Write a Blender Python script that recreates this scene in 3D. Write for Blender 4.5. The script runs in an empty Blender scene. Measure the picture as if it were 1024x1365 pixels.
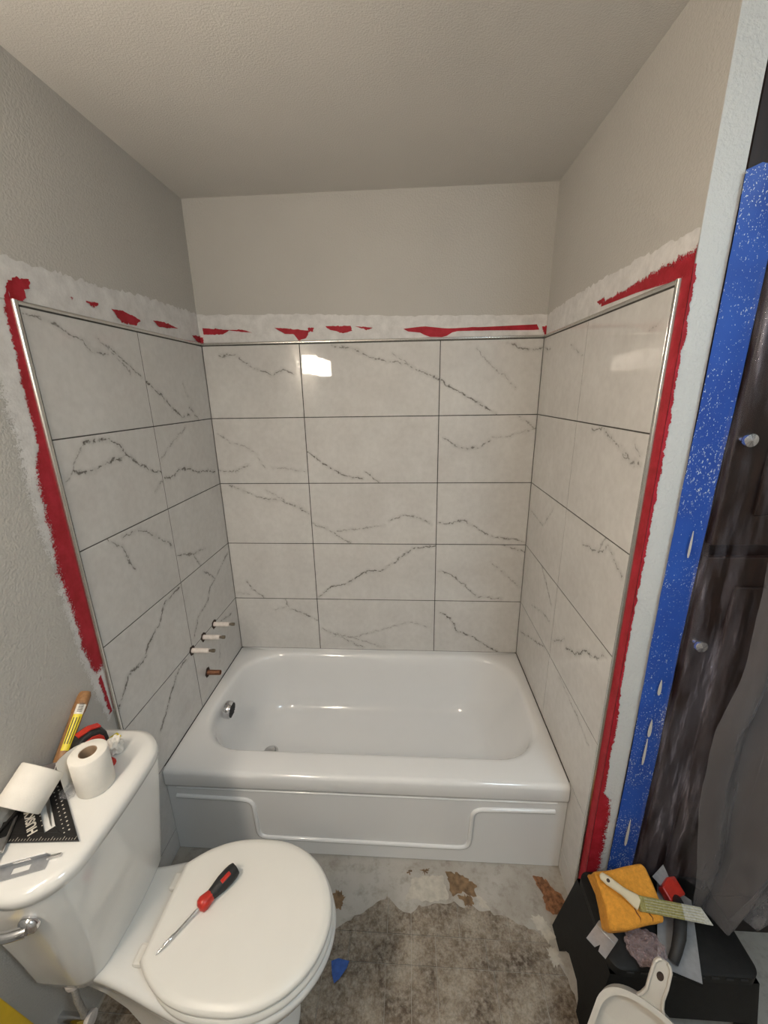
import bpy, bmesh, math, random
from mathutils import Vector, Matrix, Euler
random.seed(7)
scene = bpy.context.scene
COL = scene.collection
R = math.radians
PI = math.pi

# ------------------------------------------------------------------ camera
IW, IH, FPX = 1024.0, 1365.0, 538.64
cam_d = bpy.data.cameras.new('camera')
cam = bpy.data.objects.new('camera', cam_d)
COL.objects.link(cam)
cam.location = (0.9113, -1.8709, 1.7358)
cam.rotation_euler = (R(73.4996), R(0.9135), R(3.2852))
cam_d.sensor_fit = 'VERTICAL'
cam_d.sensor_height = 36.0
cam_d.sensor_width = 36.0
cam_d.lens = FPX / IH * 36.0
cam_d.clip_start = 0.01
scene.camera = cam

# ------------------------------------------------------------------ world, exposure
world = bpy.data.worlds.new('world')
scene.world = world
world.use_nodes = True
world.node_tree.nodes['Background'].inputs[0].default_value = (0.62, 0.72, 0.85, 1)
world.node_tree.nodes['Background'].inputs[1].default_value = 0.05
vs = scene.view_settings
vs.view_transform = 'Standard'
vs.look = 'None'
vs.gamma = 1.0
vs.use_curve_mapping = False
vs.exposure = 0.0

VANITY_STRENGTH = 64.0       # glowing shades of the wall lamp (warm)
FILL_STRENGTH = 44.0       # added fill lamp on the ceiling (cool)

# ------------------------------------------------------------------ pixel helpers
CM = Euler(cam.rotation_euler, 'XYZ').to_matrix()
CP = Vector(cam.location)
def on(u, v, ax, val):
    """point where the ray through pixel (u, v) meets the plane axis = val"""
    d = CM @ Vector(((u - IW/2)/FPX, -(v - IH/2)/FPX, -1.0))
    return CP + d * ((val - CP[ax]) / d[ax])

# ------------------------------------------------------------------ material helpers
def new_mat(name):
    m = bpy.data.materials.new(name)
    m.use_nodes = True
    return m, m.node_tree, m.node_tree.nodes['Principled BSDF']
def nd(nt, t, **kw):
    n = nt.nodes.new(t)
    for k, v in kw.items():
        if k.startswith('i_'):
            key = k[2:]
            n.inputs[int(key) if key.isdigit() else key.replace('_', ' ')].default_value = v
        else:
            setattr(n, k, v)
    return n
def lk(nt, a, b): nt.links.new(a, b)
def c4(c): return (c[0], c[1], c[2], 1.0)
def coords(nt):
    return nd(nt, 'ShaderNodeNewGeometry').outputs['Position']
def noise(nt, vec, scale, detail=3.0, rough=0.55):
    n = nd(nt, 'ShaderNodeTexNoise')
    n.inputs['Scale'].default_value = scale
    n.inputs['Detail'].default_value = detail
    n.inputs['Roughness'].default_value = rough
    lk(nt, vec, n.inputs['Vector'])
    return n
def ramp(nt, fac, stops):
    r = nd(nt, 'ShaderNodeValToRGB')
    el = r.color_ramp.elements
    while len(el) < len(stops): el.new(0.5)
    for e, (p, c) in zip(el, stops):
        e.position = p
        e.color = c4(c) if len(c) == 3 else c
    lk(nt, fac, r.inputs[0])
    return r.outputs[0]
def mixc(nt, fac, a, b):
    m = nd(nt, 'ShaderNodeMix', data_type='RGBA')
    for s, v in ((m.inputs[0], fac), (m.inputs[6], a), (m.inputs[7], b)):
        if hasattr(v, 'is_linked'): lk(nt, v, s)
        elif isinstance(v, (int, float)): s.default_value = v
        else: s.default_value = c4(v)
    return m.outputs[2]
def bump(nt, b, h, strength=0.2, dist=0.002):
    n = nd(nt, 'ShaderNodeBump')
    n.inputs['Strength'].default_value = strength
    n.inputs['Distance'].default_value = dist
    lk(nt, h, n.inputs['Height'])
    lk(nt, n.outputs[0], b.inputs['Normal'])
def mat_simple(name, col, rough=0.5, metal=0.0, var=0.06, scale=25.0, bmp=0.0, bscale=200.0, bdist=0.001, spec=0.5, coat=0.0):
    m, nt, b = new_mat(name)
    p = coords(nt)
    n = noise(nt, p, scale)
    lo = tuple(max(0, c*(1-var)) for c in col); hi = tuple(min(1, c*(1+var)) for c in col)
    lk(nt, ramp(nt, n.outputs[0], [(0.3, lo), (0.7, hi)]), b.inputs['Base Color'])
    b.inputs['Roughness'].default_value = rough
    b.inputs['Metallic'].default_value = metal
    b.inputs['Specular IOR Level'].default_value = spec
    b.inputs['Coat Weight'].default_value = coat
    if bmp:
        bump(nt, b, noise(nt, p, bscale, 2.0).outputs[0], bmp, bdist)
    return m
def mat_emit(name, col, strength):
    m, nt, b = new_mat(name)
    b.inputs['Base Color'].default_value = c4((0.9, 0.88, 0.84))
    n = noise(nt, coords(nt), 6.0)
    lk(nt, ramp(nt, n.outputs[0], [(0.2, tuple(c*0.96 for c in col)), (0.8, col)]), b.inputs['Emission Color'])
    b.inputs['Emission Strength'].default_value = strength
    b.inputs['Roughness'].default_value = 0.4
    return m

M = {}
# textured wall paint (orange peel)
def mat_wall(name, col, bscale, bstr, rough=0.6, var=0.04):
    m, nt, b = new_mat(name)
    p = coords(nt)
    n = noise(nt, p, 1.6, 4.0)
    f = noise(nt, p, bscale, 3.0, 0.6)
    base = ramp(nt, n.outputs[0], [(0.3, tuple(c*(1-var) for c in col)), (0.7, tuple(c*(1+var) for c in col))])
    lk(nt, base, b.inputs['Base Color'])
    b.inputs['Roughness'].default_value = rough
    b.inputs['Specular IOR Level'].default_value = 0.35
    h = ramp(nt, f.outputs[0], [(0.38, (0, 0, 0)), (0.62, (1, 1, 1))])
    bump(nt, b, h, bstr, 0.0022)
    return m
M['wall'] = mat_wall('wall_paint', (0.50, 0.485, 0.455), 150.0, 0.35)
M['ceiling'] = mat_wall('ceiling_paint', (0.60, 0.585, 0.555), 210.0, 0.30)
M['end_wall'] = mat_wall('wall_end_paint', (0.61, 0.62, 0.61), 120.0, 0.4)
M['compound'] = mat_simple('joint_compound', (0.70, 0.69, 0.68), 0.75, var=0.10, scale=60, bmp=0.4, bscale=90)
M['porcelain'] = mat_simple('porcelain', (0.80, 0.795, 0.77), 0.12, var=0.015, scale=5, coat=0.4)
M['enamel'] = mat_simple('tub_enamel', (0.80, 0.805, 0.81), 0.10, var=0.012, scale=5, coat=0.5)
M['seat_plastic'] = mat_simple('seat_plastic', (0.80, 0.785, 0.74), 0.32, var=0.015, scale=8)
M['chrome'] = mat_simple('chrome', (0.72, 0.72, 0.74), 0.12, 1.0, var=0.03)
M['steel'] = mat_simple('brushed_steel', (0.60, 0.60, 0.60), 0.30, 1.0, var=0.08, scale=80)
M['alu'] = mat_simple('aluminium_trim', (0.66, 0.65, 0.62), 0.26, 1.0, var=0.05, scale=60)
M['blade'] = mat_simple('blade_steel', (0.50, 0.51, 0.53), 0.34, 0.55, var=0.08, scale=80)
M['grout'] = mat_simple('open_joint_mortar', (0.06, 0.056, 0.05), 0.9, var=0.3, scale=40)
M['copper'] = mat_simple('copper_pipe', (0.36, 0.17, 0.10), 0.4, 0.8, var=0.2, scale=60)
M['brass'] = mat_simple('dull_brass', (0.22, 0.19, 0.15), 0.4, 0.8, var=0.15, scale=60)
M['hole'] = mat_simple('cut_hole_edge', (0.05, 0.03, 0.022), 0.9, var=0.3, scale=80)
M['sleeve'] = mat_simple('white_sleeve', (0.72, 0.66, 0.62), 0.5, var=0.12, scale=60)
M['concrete'] = None
M['black_plastic'] = mat_simple('black_plastic', (0.011, 0.011, 0.011), 0.55, var=0.2, scale=60, bmp=0.15, bscale=300, spec=0.22)
M['black_metal'] = mat_simple('black_painted_metal', (0.014, 0.013, 0.013), 0.38, 0.0, var=0.2, scale=90)
M['rubber_black'] = mat_simple('black_rubber_grip', (0.018, 0.018, 0.019), 0.6, var=0.2, scale=90)
M['red_plastic'] = mat_simple('red_plastic', (0.50, 0.030, 0.018), 0.35, var=0.12, scale=60)
M['paper'] = mat_simple('tissue_paper', (0.82, 0.79, 0.73), 0.9, var=0.02, scale=50, bmp=0.3, bscale=260)
M['cardboard'] = mat_simple('cardboard_tube', (0.36, 0.25, 0.16), 0.85, var=0.10, scale=40)
M['print_white'] = mat_simple('white_print', (0.66, 0.62, 0.54), 0.5, var=0.05)
M['print_black'] = mat_simple('black_print', (0.03, 0.03, 0.03), 0.5, var=0.1)
M['yellow'] = mat_simple('yellow_plastic', (0.72, 0.47, 0.02), 0.4, var=0.06)
M['sticker'] = mat_simple('yellow_sticker', (0.75, 0.62, 0.03), 0.4, var=0.06)
M['sticker_white'] = mat_simple('white_sticker', (0.72, 0.70, 0.64), 0.4, var=0.05)
M['sponge'] = mat_simple('orange_sponge', (0.66, 0.29, 0.035), 0.95, var=0.14, scale=120, bmp=0.9, bscale=260, bdist=0.003)
M['sponge_cut'] = mat_simple('sponge_split', (0.16, 0.05, 0.015), 0.95, var=0.2)
M['cream_plastic'] = mat_simple('cream_plastic', (0.62, 0.54, 0.38), 0.45, var=0.05)
M['dustpan'] = mat_simple('white_plastic', (0.62, 0.58, 0.52), 0.42, var=0.05, scale=12)
M['scrap_tape'] = mat_simple('blue_tape_scrap', (0.035, 0.10, 0.36), 0.7, var=0.2, scale=80)
M['blue_tape_stuff'] = None
M['valve_white'] = mat_simple('braided_hose', (0.50, 0.48, 0.45), 0.5, 0.3, var=0.25, scale=240, bmp=0.5, bscale=500)

def mat_wood(name, dark, light, scale=(30, 3, 30), rough=0.5, axis_rot=(0, 0, 0)):
    m, nt, b = new_mat(name)
    tc = nd(nt, 'ShaderNodeTexCoord')
    mp = nd(nt, 'ShaderNodeMapping')
    mp.inputs['Scale'].default_value = scale
    mp.inputs['Rotation'].default_value = axis_rot
    lk(nt, tc.outputs['Object'], mp.inputs[0])
    n = noise(nt, mp.outputs[0], 4.0, 6.0, 0.65)
    lk(nt, ramp(nt, n.outputs[0], [(0.3, dark), (0.7, light)]), b.inputs['Base Color'])
    b.inputs['Roughness'].default_value = rough
    bump(nt, b, n.outputs[0], 0.15, 0.0006)
    return m
M['hickory'] = mat_wood('hickory_handle', (0.20, 0.095, 0.035), (0.36, 0.19, 0.08), (40, 40, 4))
M['dark_wood'] = mat_wood('dark_stained_wood', (0.008, 0.0035, 0.0025), (0.026, 0.011, 0.007), (18, 18, 2), 0.45)
M['board'] = mat_wood('grey_board', (0.20, 0.18, 0.16), (0.33, 0.31, 0.29), (6, 60, 6), 0.8)

# red waterproofing coat, dry-brushed at its edges
def mat_brushed(name, lo, hi, rough):
    m, nt, b = new_mat(name)
    p = coords(nt)
    n = noise(nt, p, 28.0, 4.0, 0.65)
    lk(nt, ramp(nt, n.outputs[0], [(0.32, lo), (0.68, hi)]), b.inputs['Base Color'])
    b.inputs['Roughness'].default_value = rough
    b.inputs['Specular IOR Level'].default_value = 0.3
    at = nd(nt, 'ShaderNodeAttribute', attribute_name='cover')
    f = noise(nt, p, 260.0, 3.0, 0.7)
    g = nd(nt, 'ShaderNodeMath', operation='GREATER_THAN')
    sc = nd(nt, 'ShaderNodeMath', operation='MULTIPLY_ADD')
    sc.inputs[1].default_value = 0.50; sc.inputs[2].default_value = 0.27
    lk(nt, at.outputs['Fac'], sc.inputs[0])
    lk(nt, sc.outputs[0], g.inputs[0]); lk(nt, f.outputs[0], g.inputs[1])
    lk(nt, g.outputs[0], b.inputs['Alpha'])
    bump(nt, b, noise(nt, p, 180.0, 3.0).outputs[0], 0.4, 0.0015)
    return m
M['red_coat'] = mat_brushed('red_waterproof_coat', (0.30, 0.010, 0.016), (0.44, 0.022, 0.040), 0.62)
M['white_coat'] = mat_brushed('white_primer_coat', (0.60, 0.59, 0.58), (0.74, 0.73, 0.72), 0.8)

# blue painter's tape with flecks of paint
def mat_tape():
    m, nt, b = new_mat('blue_masking_tape')
    p = coords(nt)
    n = noise(nt, p, 9.0, 3.0)
    blue = ramp(nt, n.outputs[0], [(0.3, (0.012, 0.062, 0.34)), (0.7, (0.019, 0.092, 0.44))])
    mp = nd(nt, 'ShaderNodeMapping'); mp.inputs['Scale'].default_value = (1.0, 1.0, 0.6)
    lk(nt, p, mp.inputs[0])
    f = noise(nt, mp.outputs[0], 330.0, 2.0, 0.6)
    big = noise(nt, p, 7.0, 2.0)
    add = nd(nt, 'ShaderNodeMath', operation='MULTIPLY_ADD'); add.inputs[1].default_value = 0.26
    lk(nt, big.outputs[0], add.inputs[0]); lk(nt, f.outputs[0], add.inputs[2])
    sp = ramp(nt, add.outputs[0], [(0.778, (0, 0, 0)), (0.792, (1, 1, 1))])
    lk(nt, mixc(nt, sp, blue, (0.62, 0.66, 0.70)), b.inputs['Base Color'])
    b.inputs['Roughness'].default_value = 0.5
    bump(nt, b, noise(nt, p, 500.0, 1.0).outputs[0], 0.15, 0.0006)
    return m
M['tape'] = mat_tape()

# thin polythene
def mat_film(name, col, alpha_lo, alpha_hi, rough=0.25, zs=0.22, bstr=0.25, sc=16.0):
    m, nt, b = new_mat(name)
    p = coords(nt)
    mp = nd(nt, 'ShaderNodeMapping'); mp.inputs['Scale'].default_value = (1.0, 1.0, zs); lk(nt, p, mp.inputs[0])
    n = noise(nt, mp.outputs[0], sc, 6.0, 0.7)
    b.inputs['Base Color'].default_value = c4(col)
    b.inputs['Roughness'].default_value = rough
    mid = (alpha_lo*4+alpha_hi)/5
    lk(nt, ramp(nt, n.outputs[0], [(0.44, (alpha_lo,)*3), (0.58, (mid,)*3), (0.72, (alpha_hi,)*3)]), b.inputs['Alpha'])
    bump(nt, b, n.outputs[0], bstr, 0.012)
    return m
M['film'] = mat_film('clear_polythene', (0.46, 0.43, 0.50), 0.005, 0.62, 0.10, 0.13, 0.8, 20.0)
M['film_fold'] = mat_film('layered_polythene', (0.19, 0.18, 0.185), 0.45, 0.92, 0.40, 0.10, 0.5, 12.0)
M['bag'] = mat_film('clear_bag', (0.70, 0.70, 0.72), 0.15, 0.6, 0.12, 1.0, 0.8, 60.0)
M['bag_pink'] = mat_film('pinkish_bag', (0.50, 0.38, 0.39), 0.35, 0.85, 0.15, 1.0, 0.9, 55.0)

# bare floor and vinyl
def mat_floor():
    m, nt, b = new_mat('patched_subfloor')
    p = coords(nt)
    n1 = noise(nt, p, 3.0, 6.0, 0.65); n2 = noise(nt, p, 26.0, 5.0, 0.7)
    base = ramp(nt, n1.outputs[0], [(0.3, (0.33, 0.295, 0.25)), (0.55, (0.45, 0.425, 0.385)), (0.75, (0.50, 0.485, 0.45))])
    sp = ramp(nt, n2.outputs[0], [(0.30, (0.55, 0.5, 0.44)), (0.5, (1, 1, 1))])
    mm = nd(nt, 'ShaderNodeMix', data_type='RGBA', blend_type='MULTIPLY'); mm.inputs[0].default_value = 0.6
    lk(nt, base, mm.inputs[6]); lk(nt, sp, mm.inputs[7])
    lk(nt, mm.outputs[2], b.inputs['Base Color'])
    b.inputs['Roughness'].default_value = 0.8
    bump(nt, b, n2.outputs[0], 0.4, 0.003)
    return m
M['concrete'] = mat_floor()
def mat_vinyl():
    m, nt, b = new_mat('mottled_vinyl')
    p = coords(nt)
    n1 = noise(nt, p, 9.0, 6.0, 0.7); n2 = noise(nt, p, 55.0, 5.0, 0.75); n3 = noise(nt, p, 170.0, 3.0, 0.7)
    base = ramp(nt, n1.outputs[0], [(0.34, (0.070, 0.047, 0.029)), (0.48, (0.19, 0.145, 0.102)), (0.62, (0.40, 0.345, 0.275))])
    f = ramp(nt, n2.outputs[0], [(0.42, (0, 0, 0)), (0.66, (1, 1, 1))])
    base2 = mixc(nt, f, base, (0.37, 0.33, 0.275))
    d = ramp(nt, n3.outputs[0], [(0.36, (0.62, 0.6, 0.58)), (0.6, (1, 1, 1))])
    mm = nd(nt, 'ShaderNodeMix', data_type='RGBA', blend_type='MULTIPLY'); mm.inputs[0].default_value = 0.8
    lk(nt, base2, mm.inputs[6]); lk(nt, d, mm.inputs[7])
    lk(nt, mm.outputs[2], b.inputs['Base Color'])
    b.inputs['Roughness'].default_value = 0.55
    bump(nt, b, n2.outputs[0], 0.35, 0.002)
    return m
M['vinyl'] = mat_vinyl()
M['glue'] = mat_simple('brown_glue_stain', (0.20, 0.125, 0.065), 0.75, var=0.45, scale=45, bmp=0.5, bscale=90)
M['rot'] = mat_simple('flaking_rust_stain', (0.24, 0.11, 0.05), 0.85, var=0.6, scale=70, bmp=0.8, bscale=110, bdist=0.004)
M['patch_light'] = mat_simple('pale_floor_patch', (0.50, 0.465, 0.40), 0.8, var=0.15, scale=40, bmp=0.4, bscale=90)
M['bristle'] = mat_simple('bristle', (0.30, 0.27, 0.10), 0.8, var=0.3, scale=200)
M['bristle_tip'] = mat_simple('bristle_tip_paint', (0.50, 0.49, 0.44), 0.8, var=0.2, scale=200)

# ------------------------------------------------------------------ mesh helpers
class MB:
    def __init__(s): s.v = []; s.f = []
    def add(s, vs_, fs, mat=None):
        o = len(s.v)
        s.v += [tuple((mat @ Vector(v)) if mat is not None else v) for v in vs_]
        s.f += [tuple(i + o for i in f) for f in fs]
        return s
    def box(s, x0, x1, y0, y1, z0, z1, mat=None):
        v = [(x0,y0,z0),(x1,y0,z0),(x1,y1,z0),(x0,y1,z0),(x0,y0,z1),(x1,y0,z1),(x1,y1,z1),(x0,y1,z1)]
        return s.add(v, [(3,2,1,0),(4,5,6,7),(0,1,5,4),(1,2,6,5),(2,3,7,6),(3,0,4,7)], mat)
    def loft(s, rings, cap0=True, cap1=True, mat=None, closed=True):
        n = len(rings[0]); v = [p for r in rings for p in r]; f = []
        for k in range(len(rings)-1):
            for i in range(n if closed else n-1):
                j = (i+1) % n
                f.append((k*n+i, k*n+j, (k+1)*n+j, (k+1)*n+i))
        if cap0: f.append(tuple(reversed(range(n))))
        if cap1: f.append(tuple(range((len(rings)-1)*n, len(rings)*n)))
        return s.add(v, f, mat)
    def tube(s, pts, r, n=10, mat=None, caps=True):
        pts = [Vector(p) for p in pts]
        rr = r if isinstance(r, (list, tuple)) else [r]*len(pts)
        rings = []; up = None
        for i, p in enumerate(pts):
            t = (pts[min(i+1, len(pts)-1)] - pts[max(i-1, 0)]).normalized()
            if up is None:
                up = Vector((0,0,1)) if abs(t.z) < 0.9 else Vector((1,0,0))
            a = (up - t*up.dot(t)).normalized(); up = a; b = t.cross(a)
            rings.append([tuple(p + (a*math.cos(2*PI*k/n) + b*math.sin(2*PI*k/n))*rr[i]) for k in range(n)])
        return s.loft(rings, caps, caps, mat)
    def lathe(s, prof, n=24, mat=None, caps=True):
        """profile of (radius, z) about the z axis"""
        rings = [[(r*math.cos(2*PI*k/n), r*math.sin(2*PI*k/n), z) for k in range(n)] for r, z in prof]
        return s.loft(rings, caps, caps, mat)
    def prism(s, poly, z0, z1, mat=None):
        n = len(poly)
        a = sum(poly[i][0]*poly[(i+1)%n][1]-poly[(i+1)%n][0]*poly[i][1] for i in range(n))
        if a < 0: poly = poly[::-1]
        return s.loft([[(x,y,z0) for x,y in poly], [(x,y,z1) for x,y in poly]], mat=mat)
    def build(s, name, m, parent=None, smooth=None, bevel=0.0, bseg=2, loc=None):
        me = bpy.data.meshes.new(name)
        me.from_pydata(s.v, [], s.f); me.validate(); me.update()
        if bevel:
            bm = bmesh.new(); bm.from_mesh(me)
            bmesh.ops.recalc_face_normals(bm, faces=bm.faces)
            es = [e for e in bm.edges if len(e.link_faces) == 2 and e.calc_face_angle(0) > 0.5]
            bmesh.ops.bevel(bm, geom=es, offset=bevel, segments=bseg, profile=0.5, affect='EDGES')
            bm.to_mesh(me); bm.free()
        else:
            bm = bmesh.new(); bm.from_mesh(me)
            bmesh.ops.recalc_face_normals(bm, faces=bm.faces)
            bm.to_mesh(me); bm.free()
        me.materials.append(m)
        if smooth:
            me.polygons.foreach_set('use_smooth', [True]*len(me.polygons))
            me.set_sharp_from_angle(angle=R(smooth))
        o = bpy.data.objects.new(name, me); COL.objects.link(o)
        if loc is not None: o.location = loc
        if parent is not None: o.parent = parent
        return o
def tag(o, label=None, cat=None, group=None, kind=None):
    if label: o['label'] = label
    if cat: o['category'] = cat
    if group: o['group'] = group
    if kind: o['kind'] = kind
    return o
def thing(name, label, cat, loc=(0,0,0), rot=(0,0,0), group=None):
    o = bpy.data.objects.new(name, None); COL.objects.link(o)
    o.location = loc; o.rotation_euler = rot; o.empty_display_size = 0.05
    return tag(o, label, cat, group)
def struct(o, label):
    o['label'] = label; o['kind'] = 'structure'; return o
def sm(a, b, x):
    t = max(0.0, min(1.0, (x-a)/(b-a))); return t*t*(3-2*t)
def hsh(i, k=0): return math.sin(i*12.9898 + k*78.233)*43758.5453 % 1.0
def vnoise(x, k=0):
    i = math.floor(x); f = x-i; f = f*f*(3-2*f)
    return hsh(i, k)*(1-f) + hsh(i+1, k)*f
def fb(x, k=0): return (vnoise(x, k)-.5) + .5*(vnoise(x*2.3+5, k+1)-.5) + .3*(vnoise(x*5.1+9, k+2)-.5)
def rrect(x0, x1, y0, y1, r, z, nc=10, ns=8):
    """rounded rectangle, counter-clockwise, with the same point count for every call"""
    if not isinstance(r, (list, tuple)): r = [r]*4
    cs = [(x1-r[0], y1-r[0], 0, r[0]), (x0+r[1], y1-r[1], 90, r[1]), (x0+r[2], y0+r[2], 180, r[2]), (x1-r[3], y0+r[3], 270, r[3])]
    arcs = [[(cx+rr*math.cos(R(a+90*k/(nc-1))), cy+rr*math.sin(R(a+90*k/(nc-1)))) for k in range(nc)] for cx, cy, a, rr in cs]
    out = []
    for q in range(4):
        out += arcs[q]
        p, w = arcs[q][-1], arcs[(q+1)%4][0]
        out += [(p[0]+(w[0]-p[0])*k/ns, p[1]+(w[1]-p[1])*k/ns) for k in range(1, ns)]
    return [(x, y, z) for x, y in out]
def basis(o, x, z):
    """matrix with origin o, local x along x and local z near z"""
    x = Vector(x).normalized(); z = Vector(z); z = (z - x*z.dot(x)).normalized(); y = z.cross(x)
    m = Matrix((x, y, z)).transposed().to_4x4(); m.translation = Vector(o); return m
def resample(pts, n):
    pts = [Vector(p) for p in pts]
    L = [0]
    for a, b in zip(pts, pts[1:]): L.append(L[-1] + (b-a).length)
    out = []; k = 0
    for i in range(n):
        t = L[-1]*i/(n-1)
        while k < len(pts)-2 and L[k+1] < t: k += 1
        d = L[k+1]-L[k]
        out.append(pts[k].lerp(pts[k+1], (t-L[k])/d if d > 0 else 0))
    return out

# ================================================================== the room
W = 1.482                    # between the tiled side faces
TT = 0.008                   # tile thickness
ZC = 2.500
YE = -0.910                  # end face of the wing wall
XC = 1.552                   # where the cabinet starts
ROWS = [1.944, 1.6313, 1.3233, 1.015, 0.7058, 0.4055, 0.100, 0.0]

floor = MB().box(-0.12, 2.30, -3.32, 0.12, -0.05, 0.0).build('floor', M['concrete'])
struct(floor, 'patched grey subfloor with remains of mottled vinyl')
ceil = MB().box(-0.12, 2.30, -3.32, 0.12, ZC, ZC+0.05).build('ceiling', M['ceiling'])
struct(ceil, 'off-white finely textured ceiling')
wl = MB().box(-0.12, -TT, -3.32, 0.12, 0, ZC).build('wall_left', M['wall']); struct(wl, 'grey-beige textured wall behind the toilet, tiled in the alcove')
wb = MB().box(-TT, W+TT, TT, 0.12, 0, ZC).build('wall_back', M['wall']); struct(wb, 'tiled wall at the back of the tub alcove')
wr = MB().box(W+TT, XC, YE, 0.12, 0, ZC).build('wall_right', M['wall']); struct(wr, 'short wing wall, tiled on its alcove side')
wf = MB().box(-TT, 2.18, -3.32, -3.2, 0, ZC).build('wall_front', M['wall']); struct(wf, 'plain grey-beige wall behind the photographer')
ws = MB().box(2.18, 2.30, -3.32, 0.12, 0, ZC).build('wall_side', M['wall']); struct(ws, 'plain grey-beige side wall beyond the cabinet')
wn = MB().box(XC, 2.18, -0.30, 0.12, 0, ZC).build('wall_niche', M['wall']); struct(wn, 'plain wall at the back of the cabinet niche')
MB().box(W+TT+0.0006, XC-0.0005, YE-0.0012, YE, 0, ZC).build('end_face', M['end_wall'], wr)

# ------------------------------------------------------------------ wall tiles with marble veins
vg = bpy.data.node_groups.new('vein_segment', 'ShaderNodeTree')
for n_ in ('P', 'A', 'BA'): vg.interface.new_socket(n_, in_out='INPUT', socket_type='NodeSocketVector')
vg.interface.new_socket('Inv', in_out='INPUT', socket_type='NodeSocketFloat')
vg.interface.new_socket('D', in_out='OUTPUT', socket_type='NodeSocketFloat')
gi = vg.nodes.new('NodeGroupInput'); go = vg.nodes.new('NodeGroupOutput')
s1 = nd(vg, 'ShaderNodeVectorMath', operation='SUBTRACT'); lk(vg, gi.outputs[0], s1.inputs[0]); lk(vg, gi.outputs[1], s1.inputs[1])
d1 = nd(vg, 'ShaderNodeVectorMath', operation='DOT_PRODUCT'); lk(vg, s1.outputs[0], d1.inputs[0]); lk(vg, gi.outputs[2], d1.inputs[1])
m1 = nd(vg, 'ShaderNodeMath', operation='MULTIPLY', use_clamp=True); lk(vg, d1.outputs['Value'], m1.inputs[0]); lk(vg, gi.outputs[3], m1.inputs[1])
sc1 = nd(vg, 'ShaderNodeVectorMath', operation='SCALE'); lk(vg, gi.outputs[2], sc1.inputs[0]); lk(vg, m1.outputs[0], sc1.inputs['Scale'])
s2 = nd(vg, 'ShaderNodeVectorMath', operation='DISTANCE'); lk(vg, s1.outputs[0], s2.inputs[0]); lk(vg, sc1.outputs[0], s2.inputs[1])
lk(vg, s2.outputs['Value'], go.inputs[0])

def mat_tile(name, veins):
    """glazed porcelain with a soft mottle and hand-placed wandering veins (world coordinates)"""
    m, nt, b = new_mat(name)
    p = coords(nt)
    n1 = noise(nt, p, 5.0, 5.0, 0.6); n2 = noise(nt, p, 40.0, 3.0, 0.6)
    base = ramp(nt, n1.outputs[0], [(0.3, (0.59, 0.575, 0.555)), (0.7, (0.67, 0.66, 0.64))])
    f2 = ramp(nt, n2.outputs[0], [(0.35, (0.95, 0.95, 0.95)), (0.65, (1, 1, 1))])
    mm = nd(nt, 'ShaderNodeMix', data_type='RGBA', blend_type='MULTIPLY'); mm.inputs[0].default_value = 1.0
    lk(nt, base, mm.inputs[6]); lk(nt, f2, mm.inputs[7])
    col = mm.outputs[2]
    if veins:
        def wob(scale, amp, src):
            n = noise(nt, p, scale, 2.0, 0.6)
            a = nd(nt, 'ShaderNodeVectorMath', operation='SUBTRACT'); a.inputs[1].default_value = (.5,.5,.5)
            lk(nt, n.outputs['Color'], a.inputs[0])
            s = nd(nt, 'ShaderNodeVectorMath', operation='MULTIPLY_ADD'); s.inputs[1].default_value = (amp,)*3
            lk(nt, a.outputs[0], s.inputs[0]); lk(nt, src, s.inputs[2])
            return s.outputs[0]
        q = wob(120.0, 0.008, wob(34.0, 0.028, p))
        tot = None
        wn_ = noise(nt, p, 16.0, 3.0, 0.7)
        for pts, st, wd in veins:
            dist = None
            for a, c in zip(pts, pts[1:]):
                ba = c - a
                g = nt.nodes.new('ShaderNodeGroup'); g.node_tree = vg
                lk(nt, q, g.inputs[0]); g.inputs[1].default_value = a; g.inputs[2].default_value = ba
                g.inputs[3].default_value = 1.0/max(1e-9, ba.length_squared)
                if dist is None: dist = g.outputs[0]
                else:
                    mn = nd(nt, 'ShaderNodeMath', operation='MINIMUM'); lk(nt, dist, mn.inputs[0]); lk(nt, g.outputs[0], mn.inputs[1]); dist = mn.outputs[0]
            w2 = nd(nt, 'ShaderNodeMapRange'); w2.inputs['From Min'].default_value = 0.3; w2.inputs['From Max'].default_value = 0.7
            w2.inputs['To Min'].default_value = wd*0.35; w2.inputs['To Max'].default_value = wd*1.5
            lk(nt, wn_.outputs[0], w2.inputs['Value'])
            core = nd(nt, 'ShaderNodeMapRange', interpolation_type='SMOOTHSTEP')
            lk(nt, dist, core.inputs['Value']); core.inputs['From Min'].default_value = 0.0; lk(nt, w2.outputs[0], core.inputs['From Max'])
            core.inputs['To Min'].default_value = st; core.inputs['To Max'].default_value = 0.0
            halo = nd(nt, 'ShaderNodeMapRange', interpolation_type='SMOOTHSTEP')
            lk(nt, dist, halo.inputs['Value']); halo.inputs['From Min'].default_value = 0.0; halo.inputs['From Max'].default_value = 0.016
            halo.inputs['To Min'].default_value = st*0.20; halo.inputs['To Max'].default_value = 0.0
            mx = nd(nt, 'ShaderNodeMath', operation='MAXIMUM'); lk(nt, core.outputs[0], mx.inputs[0]); lk(nt, halo.outputs[0], mx.inputs[1])
            if tot is None: tot = mx.outputs[0]
            else:
                m2 = nd(nt, 'ShaderNodeMath', operation='MAXIMUM'); lk(nt, tot, m2.inputs[0]); lk(nt, mx.outputs[0], m2.inputs[1]); tot = m2.outputs[0]
        col = mixc(nt, tot, col, (0.085, 0.072, 0.060))
    lk(nt, col, b.inputs['Base Color'])
    b.inputs['Roughness'].default_value = 0.03
    b.inputs['Specular IOR Level'].default_value = 0.5
    return m

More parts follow.
